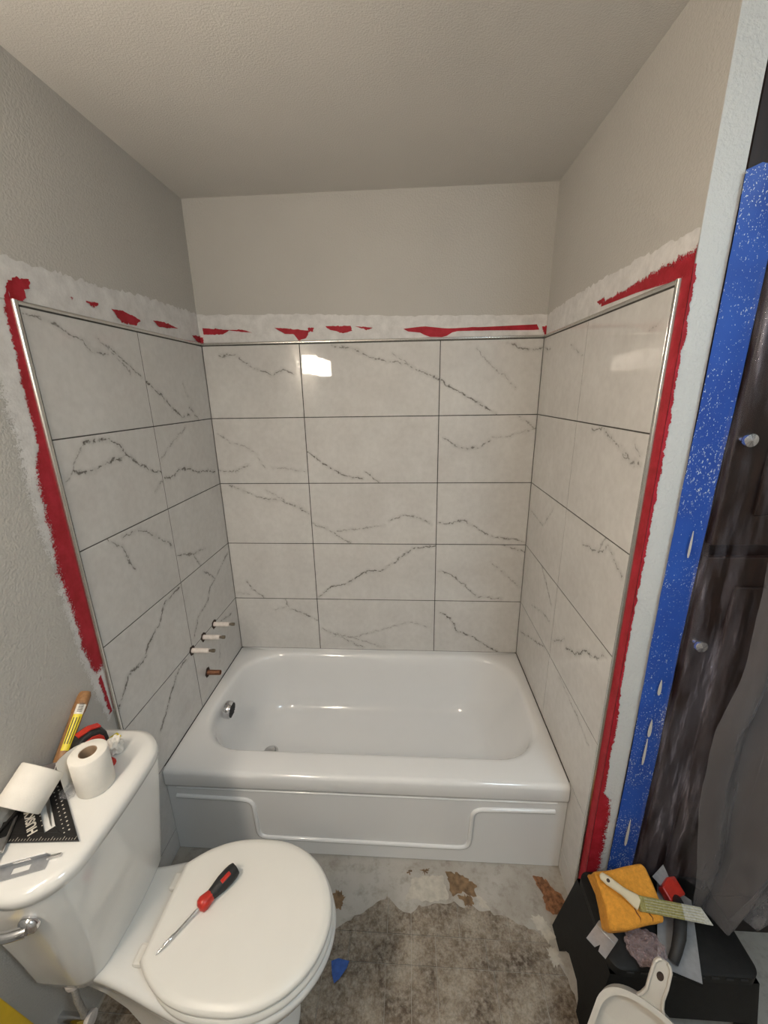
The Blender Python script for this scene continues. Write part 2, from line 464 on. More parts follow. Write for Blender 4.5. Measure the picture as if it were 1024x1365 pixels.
def crop(x0, y0, s, lst): return [([(x0+s*x, y0+s*y) for x, y in pts], st, wd) for pts, st, wd in lst]
S, T_, F_ = (0.95, 0.0064), (0.80, 0.0052), (0.55, 0.0046)       # strong, middling, faint veins
def v(kind, *pts): return (pts, kind[0], kind[1])
VEINS = {1: [], 0: [], 2: []}   # wall key: 1 back, 0 left, 2 right
VEINS[1] += crop(240, 380, 0.5078, [
    v(T_, (105,185),(145,183),(185,215),(245,237),(270,222),(300,235)), v(T_, (400,160),(450,165),(490,185),(540,200),(590,205),(640,230),(683,250)),
    v(F_, (555,180),(600,205)), v(S, (684,250),(720,275),(760,295),(800,320),(830,338)), v(F_, (780,165),(810,205),(850,235),(880,270)),
    v(T_, (860,150),(910,170),(950,165)), v(F_, (100,390),(130,412),(170,425),(200,440),(222,480)), v(T_, (100,487),(145,490),(180,472)),
    v(F_, (245,480),(290,483),(330,490)), v(S, (335,437),(380,470),(430,500),(480,508)), v(T_, (485,490),(522,516)),
    v(T_, (690,400),(720,420),(750,430),(790,425),(810,408)), v(F_, (820,400),(870,395),(935,375)), v(F_, (890,345),(935,380))])
VEINS[1] += crop(270, 640, 0.4492, [
    v(T_, (80,15),(130,35),(180,55),(230,60),(270,75),(315,98)), v(F_, (190,30),(250,65),(300,85)), v(T_, (330,130),(370,145),(410,170),(440,186)),
    v(F_, (400,152),(460,145),(540,135)), v(T_, (555,120),(600,105),(640,110),(680,130)), v(T_, (698,128),(740,130),(770,118),(810,140),(850,165),(910,175),(960,185)),
    v(F_, (105,335),(140,340)), v(T_, (130,300),(150,325),(185,350)), v(S, (345,348),(380,318),(430,308),(455,288),(490,270),(530,270),(580,235),(625,203),(690,195)),
    v(T_, (705,270),(740,280),(775,310),(815,345),(885,352)), v(F_, (855,245),(900,280),(940,318)), v(T_, (890,192),(930,205),(960,215)),
    v(T_, (245,352),(258,380),(300,395),(340,415)), v(F_, (215,385),(250,375)), v(T_, (355,440),(400,460),(460,490),(480,495)),
    v(F_, (390,460),(450,465),(560,435),(620,420),(670,435)), v(F_, (400,455),(470,475),(540,498)), v(S, (705,393),(735,410),(755,448),(800,465),(850,495),(875,508))])
VEINS[0] += crop(0, 330, 0.3125, [
    v(T_, (100,285),(180,300),(250,335),(310,380),(350,395),(395,440),(460,455)), v(T_, (470,430),(530,490),(600,548)), v(F_, (410,385),(470,440),(560,540)),
    v(S, (625,575),(690,630),(740,690),(775,720),(810,715)), v(F_, (780,585),(800,635)), v(T_, (810,685),(848,733))])
VEINS[0] += crop(0, 560, 0.3223, [
    v(S, (345,95),(400,85),(450,75),(500,110),(530,150),(580,185),(625,212),(665,215)), v(S, (305,212),(370,215),(420,190),(470,165),(530,150)),
    v(F_, (345,95),(320,150),(300,215),(265,260)), v(T_, (640,290),(670,255)), v(S, (680,235),(720,235),(740,205),(790,200),(820,215),(860,210),(890,215)),
    v(F_, (665,165),(700,110),(770,30)), v(T_, (445,497),(500,520),(530,570),(555,615)), v(T_, (510,485),(550,462),(590,458),(640,480),(715,520)),
    v(T_, (735,560),(800,555),(830,600)), v(F_, (850,530),(800,555)), v(S, (745,690),(700,735),(680,765),(655,850),(620,915),(600,985),(530,1060),(510,1140),(490,1195)),
    v(T_, (840,625),(890,655),(870,690),(860,745),(820,815),(805,890)), v(T_, (890,655),(940,550)), v(S, (780,980),(740,1030),(715,1110),(690,1200),(665,1285)),
    v(T_, (915,830),(960,800)), v(F_, (910,930),(910,1000))])
VEINS[2] += crop(680, 320, 0.2539, [
    v(T_, (185,570),(215,575)), v(F_, (320,550),(380,605)), v(F_, (730,480),(790,430)), v(T_, (430,995),(490,990),(540,1050),(580,1090),(600,1140),(650,1175)), v(F_, (650,1060),(680,1130))])
VEINS[2] += crop(680, 600, 0.4392, [
    v(T_, (345,0),(360,30),(395,45)), v(F_, (60,180),(100,230),(130,180)), v(T_, (220,285),(270,310),(300,295),(320,340),(340,385)), v(F_, (265,310),(290,265)),
    v(F_, (65,470),(95,490),(120,520)), v(T_, (95,345),(125,470)), v(T_, (130,580),(165,575)), v(S, (170,600),(200,620),(230,610),(265,635),(290,625)),
    v(T_, (30,550),(70,575),(105,600)), v(F_, (150,690),(200,800),(240,900))])
PLANE = {1: (1, 0.0), 0: (0, 0.0), 2: (0, W)}
VW = {k: [([on(u, w, *PLANE[k]) for u, w in pts], st, wd) for pts, st, wd in L] for k, L in VEINS.items()}

G = 0.0018    # half joint
NTILE = [0]
def lay(wall, key, a0, a1, z0, z1, holes=()):
    """one tile between a0..a1 along the wall and z0..z1"""
    vs_ = []
    for pts, st, wd in VW[key]:
        mid = pts[len(pts)//2] if len(pts) > 2 else (pts[0]+pts[1])/2
        a = mid.x if key == 1 else mid.y
        if a0 <= a <= a1 and z0 <= mid.z <= z1: vs_.append((pts, st, wd))
    NTILE[0] += 1
    mt = mat_tile('marble_tile_%d' % NTILE[0], vs_)
    a0 += G; a1 -= G; z0 += G; z1 -= G
    if key == 1: bx = (a0, a1, 0.0, TT, z0, z1)
    elif key == 0: bx = (-TT, 0.0, a0, a1, z0, z1)
    else: bx = (W, W+TT, a0, a1, z0, z1)
    return MB().box(*bx).build('tile', mt, wall, bevel=0.0006, bseg=1)
XA, XB = 0.4368, 1.0488
for k in range(5):
    for a0, a1 in ((0.0, XA), (XA, XB), (XB, W)): lay(wb, 1, a0, a1, ROWS[k+1], ROWS[k])
AL, AR, DL, DR = 0.4435, 0.4339, 0.876, 0.868
for k in range(5):
    lay(wl, 0, -AL, 0.0, ROWS[k+1], ROWS[k]); lay(wl, 0, -DL, -AL, ROWS[k+1], ROWS[k])
    lay(wr, 2, -AR, 0.0, ROWS[k+1], ROWS[k]); lay(wr, 2, -DR, -AR, ROWS[k+1], ROWS[k])
for k in (5, 6):
    lay(wl, 0, -DL, -0.735, ROWS[k+1], ROWS[k]); lay(wr, 2, -DR, -0.735, ROWS[k+1], ROWS[k])
# dark bed behind the open joints
MB().box(0.0, W, 0.0012, TT, 0.35, ROWS[0]+0.003).build('joint_bed', M['grout'], wb)
MB().box(-TT, -0.0012, -0.003-DL, 0, 0.0, ROWS[0]+0.003).build('joint_bed', M['grout'], wl)
MB().box(W+0.0012, W+TT, -0.003-DR, 0, 0.0, ROWS[0]+0.003).build('joint_bed', M['grout'], wr)

# ------------------------------------------------------------------ metal edge profiles
def profile(name, a, b, out, side, label, wd=0.010, proud=0.003):
    """rounded bar between a and b; out = direction away from the wall, side = towards bare wall"""
    a = Vector(a); b = Vector(b); out = Vector(out); side = Vector(side)
    cs = [(0.0, -TT), (0.0, proud*0.2), (wd*0.15, proud*0.85), (wd*0.5, proud), (wd*0.85, proud*0.85), (wd, proud*0.2), (wd, -TT)]
    rings = [[tuple(p + side*s_ + out*o_) for s_, o_ in cs] for p in (a, b)]
    o = MB().loft(rings).build(name, M['alu'], smooth=50)
    return struct(o, label)
zt = ROWS[0] + 0.0022
DL += 0.0022; DR += 0.0022
profile('trim_1', (0.0, 0, zt), (W, 0, zt), (0,-1,0), (0,0,1), 'metal tile edge profile along the top of the back wall tiles')
profile('trim_2', (0, -DL, zt), (0, 0.0, zt), (1,0,0), (0,0,1), 'metal tile edge profile along the top of the left wall tiles')
profile('trim_3', (W, 0.0, zt), (W, -DR, zt), (-1,0,0), (0,0,1), 'metal tile edge profile along the top of the right wall tiles')
profile('trim_4', (0, -DL, 0.0), (0, -DL, zt+0.010), (1,0,0), (0,-1,0), 'upright metal tile edge profile on the left wall by the toilet', 0.011)
profile('trim_5', (W, -DR, 0.0), (W, -DR, zt+0.010), (-1,0,0), (0,-1,0), 'upright metal tile edge profile on the right wall', 0.011)

# ------------------------------------------------------------------ coats of red membrane and white compound on the walls
def ribbon(name, mat, parent, A, B, n, jag, off, covA=1.0, covB=0.0, seed=0, ends=(1.0, 1.0)):
    """coat between two edge lines; edge B is ragged"""
    A = resample(A, n); B = resample(B, n); off = Vector(off)
    vs_, fs, cov = [], [], []
    for i in range(n):
        d = (B[i]-A[i]); L = d.length; d = d/L if L > 1e-6 else Vector((0,0,0))
        b = A[i] + d*max(0.001, L + jag*fb(i*0.9, seed))
        e = min(1.0, (ends[0] + i*0.15), (ends[1] + (n-1-i)*0.15))
        for t, c in ((0.0, covA), (0.2, 1.0), (0.5, 1.0), (0.78, 0.5+0.5*covB), (1.0, covB)):
            vs_.append(tuple(A[i].lerp(b, t) + off)); cov.append(c*e)
    for i in range(n-1):
        for k in range(4): fs.append((i*5+k, i*5+k+1, (i+1)*5+k+1, (i+1)*5+k))
    o = MB().add(vs_, fs).build(name, mat, parent)
    at = o.data.attributes.new('cover', 'FLOAT', 'POINT')
    at.data.foreach_set('value', cov)
    return o
def blob(name, mat, parent, pts, off, jag=0.006, seed=0, n=48):
    """ragged patch"""
    P = resample(list(pts)+[pts[0]], n+1)[:-1]
    c = sum(P, Vector())/n; off = Vector(off)
    P2 = [c + (p-c)*(1 + (jag/max(0.004, (p-c).length))*fb(i*0.8, seed)) for i, p in enumerate(P)]
    vs_ = [tuple(p+off) for p in P2]
    o = MB().add(vs_, [tuple(range(n))]).build(name, mat, parent)
    at = o.data.attributes.new('cover', 'FLOAT', 'POINT'); at.data.foreach_set('value', [1.0]*n)
    return o
def PX(lst, ax, val): return [on(u, w, ax, val) for u, w in lst]
LX, BY, RX = -TT, TT, W+TT
zt2 = zt + 0.009
# white band above the tiles
ribbon('compound_band', M['white_coat'], wl, [Vector((LX, -1.02, zt2)), Vector((LX, 0, zt2))], PX([(-60,322),(0,339),(66,360),(103,372),(147,385),(187,394),(264,419)], 0, LX), 120, 0.012, (0.0008,0,0), 1, 0.75, 3)
ribbon('compound_band', M['white_coat'], wb, [Vector((0, BY, zt2)), Vector((W, BY, zt2))], PX([(260,420),(400,419),(550,421),(737,419)], 1, BY), 100, 0.006, (0,-0.0008,0), 1, 0.8, 4)
ribbon('compound_band', M['white_coat'], wr, [Vector((RX, 0, zt2)), Vector((RX, YE, zt2))], [Vector((RX, 0, 2.035)), Vector((RX,-0.25,2.045)), Vector((RX,-0.5,2.05)), Vector((RX,-0.75,2.045)), Vector((RX, YE, 2.04))], 100, 0.008, (-0.0008,0,0), 1, 0.8, 5)
# white primer down the left wall under the red
yl = -DL-0.010
ribbon('primer_edge', M['white_coat'], wl, [Vector((LX, yl, zt2)), Vector((LX, yl, 0.80))],
       PX([(-45,400),(-22,480),(0,560),(18,620),(34,690),(58,760),(84,835),(106,895),(126,935),(144,966)], 0, LX), 160, 0.02, (0.0010,0,0), 1, -0.1, 8)
ribbon('red_membrane', M['red_coat'], wl, [Vector((LX, yl, zt2+0.03)), Vector((LX, yl, 0.955))],
       PX([(5,383),(3,411),(16,467),(27,517),(41,567),(47,599),(42,634),(50,670),(59,705),(71,766),(84,800),(97,837),(106,869),(126,908)], 0, LX), 180, 0.008, (0.0022,0,0), 1, 0.0, 11, (1.0, 0.2))
ribbon('red_membrane', M['red_coat'], wl, [Vector((LX, yl-0.012, 0.94)), Vector((LX, yl-0.004, 0.80))], [Vector((LX, yl-0.03, 0.93)), Vector((LX, yl-0.018, 0.80))], 40, 0.01, (0.0022,0,0), 0.1, 0.1, 12)
def reds(parent, ax, val, off, lst, jag=0.006):
    for i, pts in enumerate(lst):
        blob('red_membrane', M['red_coat'], parent, PX(pts, ax, val), off, jag, i*3+ax*50)
reds(wl, 0, LX, (0.0026,0,0), [[(8,375),(18,369),(38,373),(37,385),(30,386),(33,395),(30,404),(12,402)], [(93,396),(97,397),(95,400)], [(114,401),(130,404),(128,409),(120,408)],
    [(148,412),(162,414),(187,427),(180,434),(162,430)], [(203,427),(219,429),(237,438),(212,436)], [(255,447),(271,448),(271,458),(262,455)]], 0.008)
reds(wb, 1, BY, (0,-0.0020,0), [[(240+.5078*x, 380+.5082*y) for x, y in q] for q in [
    [(60,113),(130,118),(115,130),(62,130)], [(120,118),(165,117),(190,125),(160,123)], [(248,112),(280,114),(340,120),(330,140),(312,146),(300,130),(275,128)], [(335,112),(352,112),(350,122),(338,124)],
    [(380,108),(450,107),(452,120),(430,127),(395,118)], [(458,108),(508,112),(490,118)], [(587,115),(640,108),(700,114),(820,109),(938,103),(942,118),(820,119),(720,121),(695,137),(655,136),(630,125),(600,122)],
    [(950,110),(975,104),(976,130),(957,130)], [(42,134),(62,138),(62,153),(45,148)]]], 0.005)
reds(wr, 0, RX, (-0.0022,0,0), [[(797,402),(806,397),(808,404),(800,406)]], 0.006)
ribbon('red_membrane', M['red_coat'], wr, [Vector((RX, -0.50, zt2+0.016)), Vector((RX, -0.7, zt2+0.012)), Vector((RX, YE-0.0012, zt2-0.002))], [Vector((RX, -0.50, zt2+0.027)), Vector((RX, -0.65, zt2+0.036)), Vector((RX, -0.8, zt2+0.048)), Vector((RX, YE-0.0012, zt2+0.056))], 80, 0.010, (-0.0022,0,0), 0.7, 0.2, 21)
ribbon('red_membrane', M['red_coat'], wr, [Vector((RX, -DR-0.010, zt2+0.012)), Vector((RX, -DR-0.010, 0.12))], [Vector((RX, YE-0.0012, zt2+0.012)), Vector((RX, YE-0.0012, 0.12))], 60, 0.0, (-0.0027,0,0), 1, 1, 22)
edge = [(921,352),(917,366),(914,394),(911,422),(915,442),(907,472),(900,518),(894,559),(886,600),(872,679),(860,741),(844,802),(833,864),(828,908),(822,974),(814,1009),(806,1057),(816,1066),(814,1092),(803,1145),(798,1165),(790,1200)]
eb = PX(edge, 1, YE)
for p in eb: p.x = max(p.x, RX+0.004)
ribbon('red_membrane', M['red_coat'], wr, [Vector((RX-0.0027, YE, p.z)) for p in eb], eb, 200, 0.006, (0,-0.0030,0), 1, 0.15, 23)

# ------------------------------------------------------------------ vinyl floor remains
def clip_rect(poly, x0, x1, y0, y1):
    def cl(P, f, inter):
        out = []
        for i in range(len(P)):
            a, b = P[i], P[(i+1) % len(P)]
            if f(a):
                out.append(a)
                if not f(b): out.append(inter(a, b))
            elif f(b): out.append(inter(a, b))
        return out
    def ix(c): return lambda a, b: (c, a[1]+(b[1]-a[1])*(c-a[0])/(b[0]-a[0]))
    def iy(c): return lambda a, b: (a[0]+(b[0]-a[0])*(c-a[1])/(b[1]-a[1]), c)
    for f, it in ((lambda p: p[0] >= x0, ix(x0)), (lambda p: p[0] <= x1, ix(x1)), (lambda p: p[1] >= y0, iy(y0)), (lambda p: p[1] <= y1, iy(y1))):
        if len(poly) < 3: return []
        poly = cl(poly, f, it)
    return poly
edge_f = [(0.0,-1.06),(0.40,-1.06),(0.60,-1.02),(0.67,-0.978),(0.735,-0.944),(0.796,-0.899),(0.843,-0.876),(0.889,-0.916),(0.928,-0.92),(0.955,-0.891),(1.087,-0.885),(1.188,-0.901),(1.307,-0.936),(1.36,-0.96),(1.385,-1.0),(1.395,-1.051),(1.41,-1.098),(1.42,-1.20),(1.45,-1.3),(2.1,-1.34)]
ragged = []
RS = resample([(x,y,0) for x,y in edge_f], 150)
for i, p in enumerate(RS): ragged.append((p.x + 0.010*fb(i*0.7, 31), p.y + 0.016*fb(i*0.6, 32)))
ragged += [(2.15, -3.1), (0.0, -3.1)]
# block pattern: repeating 0.305 module of large, half and narrow blocks
xs = [0.0, 0.175, 0.25, 0.41, 0.485, 0.645, 0.72, 0.843, 0.923, 1.002, 1.084, 1.159, 1.32, 1.40, 1.56, 1.64, 1.80, 1.88, 2.05]
rects = []
ys = [-0.82, -0.978, -1.053, -1.20, -1.28, -1.44, -1.52, -1.68, -1.76, -1.95, -2.2, -2.6, -3.1]
for r_ in range(len(ys)-1):
    y1, y0 = ys[r_], ys[r_+1]
    if r_ == 0: cut = [0.0,0.25,0.485,0.645,0.843,0.923,1.084,1.25,1.40,1.56,1.80,2.05]
    elif r_ == 1: cut = [0.0,0.175,0.41,0.645,0.72,0.923,1.002,1.165,1.40,1.64,1.88,2.05]
    elif r_ == 2: cut = [0.0,0.25,0.41,0.645,0.843,0.923,1.002,1.180,1.32,1.56,1.80,2.05]
    elif r_ % 2: cut = [0.0,0.175,0.41,0.645,0.72,0.923,1.002,1.185,1.40,1.64,1.88,2.05]
    else: cut = [0.0,0.25,0.41,0.645,0.843,0.923,1.002,1.180,1.32,1.56,1.80,2.05]
    for a, c in zip(cut, cut[1:]): rects.append((a, c, y0, y1))
for x0, x1, y0, y1 in rects:
    P = clip_rect(ragged, x0+0.0009, x1-0.0009, y0+0.0009, y1-0.0009)
    if len(P) < 3: continue
    Q = [P[0]]
    for p in P[1:]:
        if abs(p[0]-Q[-1][0])+abs(p[1]-Q[-1][1]) > 1e-4: Q.append(p)
    if len(Q) < 3: continue
    MB().prism(Q, 0.0, 0.0022).build('vinyl_tile', M['vinyl'], floor)
def fpatch(name, mat, pts, seed, z=0.0014, jag=0.012):
    return blob(name, mat, floor, [Vector((x, y, z)) for x, y in pts], (0,0,0), jag, seed)
fpatch('glue_stain', M['glue'], [(1.05,-0.785),(1.10,-0.79),(1.165,-0.825),(1.15,-0.862),(1.11,-0.85),(1.07,-0.862),(1.065,-0.82)], 41)
fpatch('glue_stain', M['glue'], [(1.09,-0.86),(1.14,-0.862),(1.145,-0.885),(1.12,-0.892)], 42, 0.0026)
fpatch('glue_stain', M['glue'], [(0.96,-0.785),(0.99,-0.780),(0.975,-0.80)], 46)
fpatch('glue_stain', M['glue'], [(0.91,-0.79),(0.925,-0.786),(0.92,-0.802)], 47)
fpatch('glue_stain', M['glue'], [(0.640,-0.872),(0.665,-0.866),(0.683,-0.885),(0.674,-0.922),(0.650,-0.91)], 43)
fpatch('rust_stain', M['rot'], [(1.375,-0.785),(1.41,-0.785),(1.455,-0.84),(1.47,-0.868),(1.43,-0.90),(1.395,-0.89),(1.39,-0.83)], 44)
fpatch('pale_patch', M['patch_light'], [(0.93,-0.81),(1.04,-0.80),(1.06,-0.87),(0.99,-0.885),(0.94,-0.875),(0.90,-0.89)], 45, 0.0010)
fpatch('pale_patch', M['patch_light'], [(1.15,-0.85),(1.18,-0.865),(1.20,-0.90),(1.17,-0.89)], 48, 0.0010)
fpatch('pale_patch', M['patch_light'], [(1.33,-0.91),(1.37,-0.905),(1.40,-0.96),(1.37,-0.975),(1.35,-0.945)], 49, 0.0028)
fpatch('pale_patch', M['patch_light'], [(1.36,-0.99),(1.39,-0.985),(1.40,-1.03),(1.37,-1.035)], 50, 0.0028)

# ================================================================== bathtub
tub = thing('bathtub', 'white alcove bathtub with a relief apron, empty', 'bathtub')
ZR = ROWS[5] + 0.0008
TB = -0.762
OX0, OX1, OY0, OY1 = 0.055, 1.438, -0.655, -0.040
def op(ins, z, x0=0, x1=0, y0=0, y1=0, r=0.20):
    return rrect(OX0+ins+x0, OX1-ins-x1, OY0+ins+y0, OY1-ins-y1, [r*0.95, r, r*0.95, r*0.9], z)
g_ = 0.0004
rings = [rrect(g_, W-g_, TB+0.012, -g_, 0.008, 0.330), rrect(g_, W-g_, TB+0.003, -g_, 0.008, 0.334), rrect(g_, W-g_, TB, -g_, 0.008, 0.345),
         rrect(g_, W-g_, TB, -g_, 0.010, ZR-0.016), rrect(g_, W-g_, TB+0.003, -g_, 0.010, ZR-0.007), rrect(g_+0.002, W-g_-0.002, TB+0.010, -g_, 0.010, ZR-0.0015), rrect(g_+0.004, W-g_-0.004, TB+0.020, -g_, 0.012, ZR),
         op(-0.016, ZR), op(-0.006, ZR-0.001), op(0.0, ZR-0.004), op(0.006, ZR-0.010), op(0.012, ZR-0.022), op(0.018, ZR-0.05),
         op(0.024, 0.30, 0.006, 0.02, 0.0, 0.0, 0.19), op(0.030, 0.22, 0.014, 0.055, 0.004, 0.002, 0.18), op(0.036, 0.16, 0.025, 0.085, 0.008, 0.004, 0.17),
         op(0.044, 0.125, 0.04, 0.105, 0.012, 0.008, 0.16), op(0.058, 0.103, 0.05, 0.125, 0.018, 0.012, 0.15), op(0.080, 0.094, 0.06, 0.145, 0.025, 0.02, 0.13), op(0.13, 0.090, 0.07, 0.17, 0.03, 0.03, 0.10), op(0.2, 0.088, 0.1, 0.2, 0.03, 0.03, 0.06)]
MB().loft(rings, cap0=False, cap1=True).build('basin', M['enamel'], tub, smooth=60)
ap = MB().box(g_, W-g_, TB+0.012, TB+0.05, 0.002, 0.332).build('apron', M['enamel'], tub, bevel=0.003)
def bead(pts, r=0.006):
    y = TB + 0.012
    P = resample([(x, y, z) for x, z in pts], 110)
    # round the corners
    for _ in range(2):
        P = [P[0]] + [(P[i-1]+P[i]*2+P[i+1])/4 for i in range(1, len(P)-1)] + [P[-1]]
    return MB().tube([tuple(p) for p in P], r, 8).build('relief_bead', M['enamel'], ap, smooth=60)
bead([(0.035,0.278),(0.312,0.272),(0.328,0.262),(0.333,0.095),(0.348,0.084),(1.124,0.078),(1.142,0.090),(1.149,0.262),(1.163,0.274),(1.440,0.280)], 0.009)
bead([(0.04,0.318),(0.75,0.316),(1.445,0.318)], 0.004)
# overflow plate and drain
oc = on(306, 936, 0, 0.112)
ovf = MB().lathe([(0.036,0.0),(0.038,0.004),(0.038,0.024),(0.035,0.029),(0.0,0.030)], 32, basis((0.090, oc.y, oc.z-0.040), (0,1,0), (1,0,-0.10))).build('overflow_plate', M['chrome'], tub, smooth=40)
mo = basis((0.090, oc.y, oc.z-0.040), (0,1,0), (1,0,-0.10))
for k in range(-3, 4):
    w_ = math.sqrt(max(0, 0.031**2-(k*0.0085)**2))
    MB().box(-w_, w_, k*0.0085-0.0012, k*0.0085+0.0012, 0.029, 0.0315, mo).build('slot', M['black_metal'], ovf)
MB().lathe([(0.034,0.0),(0.034,0.004),(0.026,0.007),(0.022,0.004),(0.020,0.014),(0.0,0.017)], 28, Matrix.Translation((0.255,-0.372,0.0885))).build('drain', M['steel'], tub, smooth=40)

# ------------------------------------------------------------------ faucet stems and copper stub in the left wall
def stem(name, label, base, copper=False, ln=0.075):
    t = thing(name, label, 'pipe', base)
    mx = basis((0,0,0), (0,1,0), (1,0,0.02))
    if copper:
        MB().lathe([(0.0115,-0.001),(0.0115,ln),(0.0095,ln),(0.0095,ln-0.02),(0.0,ln-0.02)], 20, mx).build('pipe', M['copper'], t, smooth=40)
    else:
        MB().lathe([(0.0105,0.0),(0.0105,ln),(0.008,ln+0.001)], 18, mx).build('sleeve', M['sleeve'], t, smooth=40)
        MB().lathe([(0.0055,ln),(0.0055,ln+0.010),(0.0075,ln+0.011),(0.0075,ln+0.024),(0.004,ln+0.026)], 14, mx).build('stem', M['brass'], t, smooth=40)
    vs_ = []; n = 22
    ring = [(0.021+0.005*fb(k*1.3, int(base[1]*1000)))*1.0 for k in range(n)]
    P = [(ring[k]*math.cos(2*PI*k/n), ring[k]*math.sin(2*PI*k/n)) for k in range(n)]
    MB().prism(P, 0.0001, 0.0012, mx).build('wall_hole', M['hole'], t)
    return t
stem('faucet_stem', 'white-sleeved faucet stem closest to the back wall corner', (0.0, -0.248, 0.703))
stem('faucet_stem', 'white-sleeved faucet stem between the two others', (0.0, -0.351, 0.702))
stem('faucet_stem', 'white-sleeved faucet stem at the upright tile joint', (0.0, -0.449, 0.702))
stem('copper_pipe', 'bare copper pipe stub below the white-sleeved faucet stems', (0.0, -0.362, 0.525), True, 0.060)

# ================================================================== toilet
YT = -1.185
toilet = thing('toilet', 'white two-piece toilet with closed lid and tools on its tank', 'toilet', (0, YT, 0))
def egg(x0, x1, hw, rw, z, n=72, dy=0.0, convex=True):
    """bowl outline: straight rear of half width rw at x0, widest hw, round front at x1"""
    pts = []
    rx = min(hw*1.18, (x1-x0)*0.55); xc = x1 - rx
    half = []
    m = n//2
    k1 = int(m*0.6)
    for k in range(k1):                       # front tip to widest
        a = (PI/2)*k/(k1-1)
        half.append((xc + rx*math.cos(a), hw*math.sin(a)))
    k2 = m-k1
    for k in range(1, k2+1):                  # widest to rear
        t = k/k2
        x = xc + (x0-xc)*t
        half.append((x, rw + (hw-rw)*((1-t**2.8) if convex else (1-sm(0, 1, t)))))
    up = [(x, y+dy, z) for x, y in half]
    dn = [(x, -y+dy, z) for x, y in reversed(half[1:])]
    return up + dn
def rearr(x0, x1, hw, rw, z): return egg(x0, x1, hw, rw, z, convex=False)
bowl = MB().loft([rearr(0.20,0.60,0.120,0.10,0.0), rearr(0.20,0.60,0.120,0.10,0.02), rearr(0.215,0.565,0.105,0.085,0.05), rearr(0.21,0.55,0.10,0.085,0.14), rearr(0.19,0.60,0.125,0.09,0.22),
                  rearr(0.15,0.665,0.155,0.095,0.29), rearr(0.11,0.705,0.178,0.105,0.35), rearr(0.095,0.722,0.186,0.112,0.385), rearr(0.093,0.724,0.187,0.113,0.398), rearr(0.098,0.719,0.183,0.109,0.406), rearr(0.108,0.709,0.175,0.101,0.409)]
                 ).build('bowl', M['porcelain'], toilet, smooth=60)
seat = MB().loft([egg(0.290,0.716,0.183,0.104,0.4095), egg(0.288,0.720,0.186,0.106,0.416), egg(0.288,0.720,0.186,0.106,0.424), egg(0.293,0.714,0.181,0.101,0.431)]).build('seat', M['seat_plastic'], toilet, smooth=50)
lid = MB().loft([egg(0.278,0.712,0.178,0.103,0.4325), egg(0.275,0.716,0.181,0.105,0.438), egg(0.275,0.715,0.181,0.105,0.446), egg(0.279,0.708,0.175,0.100,0.4525), egg(0.290,0.69,0.160,0.098,0.4545), egg(0.34,0.62,0.10,0.06,0.4555)]).build('lid', M['seat_plastic'], toilet, smooth=50)
for s_ in (-1, 1):
    MB().box(0.245, 0.302, s_*0.078-0.022, s_*0.078+0.022, 0.409, 0.424).build('hinge', M['seat_plastic'], toilet, bevel=0.006)
    MB().lathe([(0.014,0.0),(0.014,0.012),(0.010,0.020),(0.0,0.023)], 16, Matrix.Translation((0.36, s_*0.098, 0.020))).build('bolt_cap', M['seat_plastic'], toilet, smooth=50)
MB().box(0.262, 0.2625+0.006, -0.045, 0.035, 0.4092, 0.4096).build('printed_strip', M['print_black'], toilet)
# tank
def tank_ring(x0, x1, hw, z, rf=0.09, bow=0.014):
    P = [(x, y+0.015, zz) for x, y, zz in rrect(x0, x1, -hw, hw, [rf, 0.02, 0.02, rf], z)]
    return [(x + (bow*(1-((y-0.015)/hw)**2) if x > x0+0.5*(x1-x0) else 0.0), y, zz) for x, y, zz in P]
ZL = 0.768
tank = MB().loft([tank_ring(0.050,0.152,0.122,0.372,0.034), tank_ring(0.032,0.165,0.142,0.380,0.041), tank_ring(0.025,0.174,0.154,0.42,0.044), tank_ring(0.020,0.184,0.165,0.52,0.048), tank_ring(0.015,0.194,0.183,0.64,0.051), tank_ring(0.012,0.200,0.196,0.74,0.054), tank_ring(0.012,0.200,0.197,ZL+0.001,0.054)]).build('tank', M['porcelain'], toilet, smooth=60)
tlid = MB().loft([tank_ring(0.006,0.206,0.203,ZL+0.0015,0.085), tank_ring(0.003,0.213,0.209,ZL+0.006,0.088), tank_ring(0.003,0.215,0.210,ZL+0.022,0.09), tank_ring(0.006,0.211,0.207,ZL+0.033,0.088), tank_ring(0.016,0.198,0.194,ZL+0.0385,0.082), tank_ring(0.045,0.165,0.164,ZL+0.040,0.06)]).build('tank_lid', M['porcelain'], toilet, smooth=60)
ZT = ZL + 0.0405
# flush lever on the rounded near corner of the tank
lv = MB().lathe([(0.019,0.0),(0.020,0.004),(0.019,0.012),(0.012,0.018),(0.0,0.020)], 20, basis((0.150,-0.178,0.720), (1,0,0), (0.35,-0.94,0.0))).build('flush_lever', M['chrome'], toilet, smooth=50)
MB().tube([(0.154,-0.194,0.720),(0.128,-0.206,0.722),(0.093,-0.211,0.719),(0.063,-0.212,0.715),(0.045,-0.211,0.713)], [0.011,0.010,0.011,0.011,0.007], 12).build('lever_arm', M['chrome'], lv, smooth=60)
